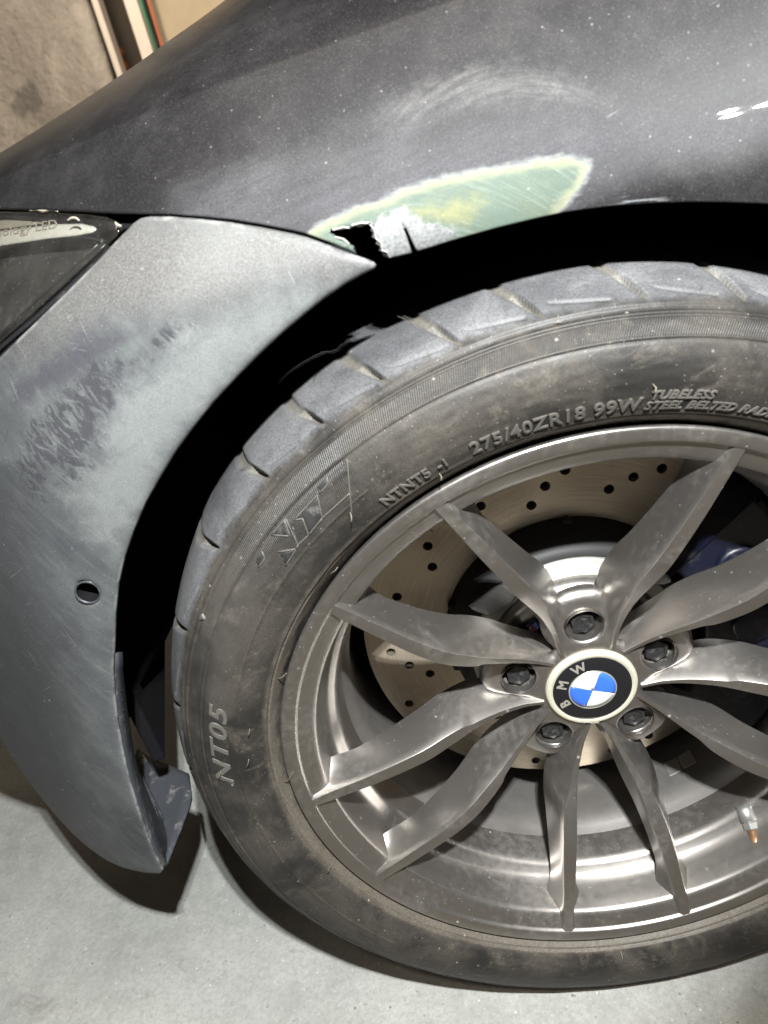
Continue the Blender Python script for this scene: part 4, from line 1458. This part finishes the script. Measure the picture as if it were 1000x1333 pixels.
# ------------------------------------------------------------------ brake
brake = empty('brake_disc', (0, 0, H), car)
DY = 0.143
ro, ri = 0.1855, 0.1100
oc = np.array([(ro * math.cos(t), ro * math.sin(t)) for t in np.linspace(0, 2 * PI, 200, endpoint=False)])
ic = np.array([(ri * math.cos(t), ri * math.sin(t)) for t in np.linspace(0, 2 * PI, 120, endpoint=False)])
holes = []
hp = [(626, 659), (692, 658), (710, 633), (793, 637), (825, 621), (862, 610), (861, 668), (930, 664), (901, 718), (557, 711), (563, 738), (517, 777), (534, 800), (509, 849), (533, 866), (560, 877), (533, 916), (563, 920),
      (600, 690), (736, 612)]
hxy = [at_y(px, py, DY)[[0, 2]] for px, py in hp]
hxy = [q for q in hxy if 0.1165 < np.linalg.norm(q) < 0.1795]
for k in range(22):                               # the drilled pattern carried on round the rest of the disc
    for rr_, da in ((0.1250, 0.0), (0.1420, 6.5), (0.1600, 1.8), (0.1735, 9.5)):
        if (k * 7 + int(rr_ * 1000)) % 3 == 0:
            continue
        a = math.radians(205 + k * 13 + da)
        if a > math.radians(405):
            continue
        hxy.append(np.array([rr_ * math.cos(a), rr_ * math.sin(a)]))
for q in hxy:
    holes.append(np.array([(q[0] + 0.0044 * math.cos(t), q[1] + 0.0044 * math.sin(t)) for t in np.linspace(0, 2 * PI, 18, endpoint=False)]))
gp = [(r * math.cos(t), r * math.sin(t)) for r in np.arange(0.114, 0.184, 0.008) for t in np.linspace(0, 2 * PI, 110, endpoint=False)]
hc_ = np.array([h.mean(0) for h in holes])
gp = np.array([g for g in gp if np.min(np.linalg.norm(hc_ - np.array(g), axis=1)) > 0.0060])
v2, tr, dd = cdt_panel(oc, [ic] + holes, gp, rings=())
rot = panel_obj('rotor', v2, tr, np.full(len(v2), DY), M['disc'], brake)
solid(rot, 0.010, -1.0)
rot.data.polygons.foreach_set('use_smooth', np.zeros(len(rot.data.polygons), dtype=bool))
v, f = lathe([(0.1855, DY + 0.012), (0.1855, DY + 0.034), (0.110, DY + 0.034)], 120)
mesh_obj('rear_rotor', v, f, M['disc'], brake)
v, f = lathe([(0.186, DY + 0.0105), (0.110, DY + 0.0115)], 120)
mesh_obj('rotor_core', v, f, M['hat'], brake)
v, f = lathe([(0.1105, DY + 0.006), (0.1095, DY + 0.002), (0.1075, DY - 0.006), (0.1050, DY - 0.020), (0.1010, DY - 0.0300), (0.0950, DY - 0.0345), (0.0905, DY - 0.0352)], 160)
hat = mesh_obj('disc_hat', v, f, M['hat'], brake)
for k in range(10):                               # drive pins round the hat
    a = 2 * PI * k / 10 + 0.2
    P0 = np.array([0.1075 * math.cos(a), DY - 0.002, 0.1075 * math.sin(a)])
    v, f = tube([P0, P0 + np.array([0, -0.006, 0])], 0.0045, 12)
    mesh_obj('drive_pin', v, f, M['hat'], brake)
v, f = lathe([(0.0908, DY - 0.0348), (0.0902, DY - 0.0372), (0.0885, DY - 0.0385), (0.0800, DY - 0.0400), (0.0785, DY - 0.0420), (0.0700, DY - 0.0440)], 160)
mesh_obj('hat_ring', v, f, M['alu'], brake)

# bright plates added as the lit spots of the hat ring between the arms
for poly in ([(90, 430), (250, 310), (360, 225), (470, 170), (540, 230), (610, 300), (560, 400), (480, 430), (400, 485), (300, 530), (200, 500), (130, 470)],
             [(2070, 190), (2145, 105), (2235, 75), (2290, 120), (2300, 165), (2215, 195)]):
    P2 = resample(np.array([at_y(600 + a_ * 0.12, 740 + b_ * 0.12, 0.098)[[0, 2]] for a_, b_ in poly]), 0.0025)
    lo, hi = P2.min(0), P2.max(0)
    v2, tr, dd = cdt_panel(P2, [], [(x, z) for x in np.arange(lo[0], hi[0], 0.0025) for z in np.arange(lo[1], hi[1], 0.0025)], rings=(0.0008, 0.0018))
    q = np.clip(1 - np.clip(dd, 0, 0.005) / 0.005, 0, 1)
    o = panel_obj('lit_ring_patch', v2, tr, 0.098 + 0.004 * (1 - np.sqrt(np.maximum(0, 1 - q * q * 0.98))), M['lit_patch'], brake)
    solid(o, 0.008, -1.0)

# caliper behind the right-hand arms
cal = empty('brake_caliper', (0, 0, H), car)


def arc_block(name, a0, a1, r0, r1, y0, y1, material, parent, n=24, bv=0.004):
    V = []
    for t in np.radians(np.linspace(a0, a1, n)):
        for r, y in ((r0, y0), (r1, y0), (r1, y1), (r0, y1)):
            V.append((r * math.cos(t), y, r * math.sin(t)))
    Fc = grid_faces(n, 4, closed_m=True)
    Fc.append((0, 1, 2, 3))
    Fc.append(tuple(range((n - 1) * 4, n * 4))[::-1])
    return bevel(mesh_obj(name, V, Fc, material, parent, False), bv, 3, 50)


arc_block('caliper_body', -42, 40, 0.108, 0.193, 0.094, 0.134, M['blue'], cal, 30, 0.008)
arc_block('caliper_bridge', -30, 30, 0.188, 0.1965, 0.10, 0.20, M['blue'], cal, 24, 0.003)
for a in (-24, 0, 24):
    t = math.radians(a)
    P0 = np.array([0.148 * math.cos(t), 0.096, 0.148 * math.sin(t)])
    v, f = tube([P0, P0 + np.array([0, -0.005, 0]), P0 + np.array([0, -0.006, 0])], [0.019, 0.019, 0.016], 24)
    mesh_obj('piston_boss', v, f, M['blue'], cal)
# suspension knuckle and brake hose, dark shapes behind the disc
v, f = tube([(0.12, 0.20, -0.10), (0.05, 0.24, -0.14), (-0.10, 0.30, -0.16)], [0.02, 0.022, 0.02], 14)
mesh_obj('lower_arm', v, f, M['hat'], car, True, H)
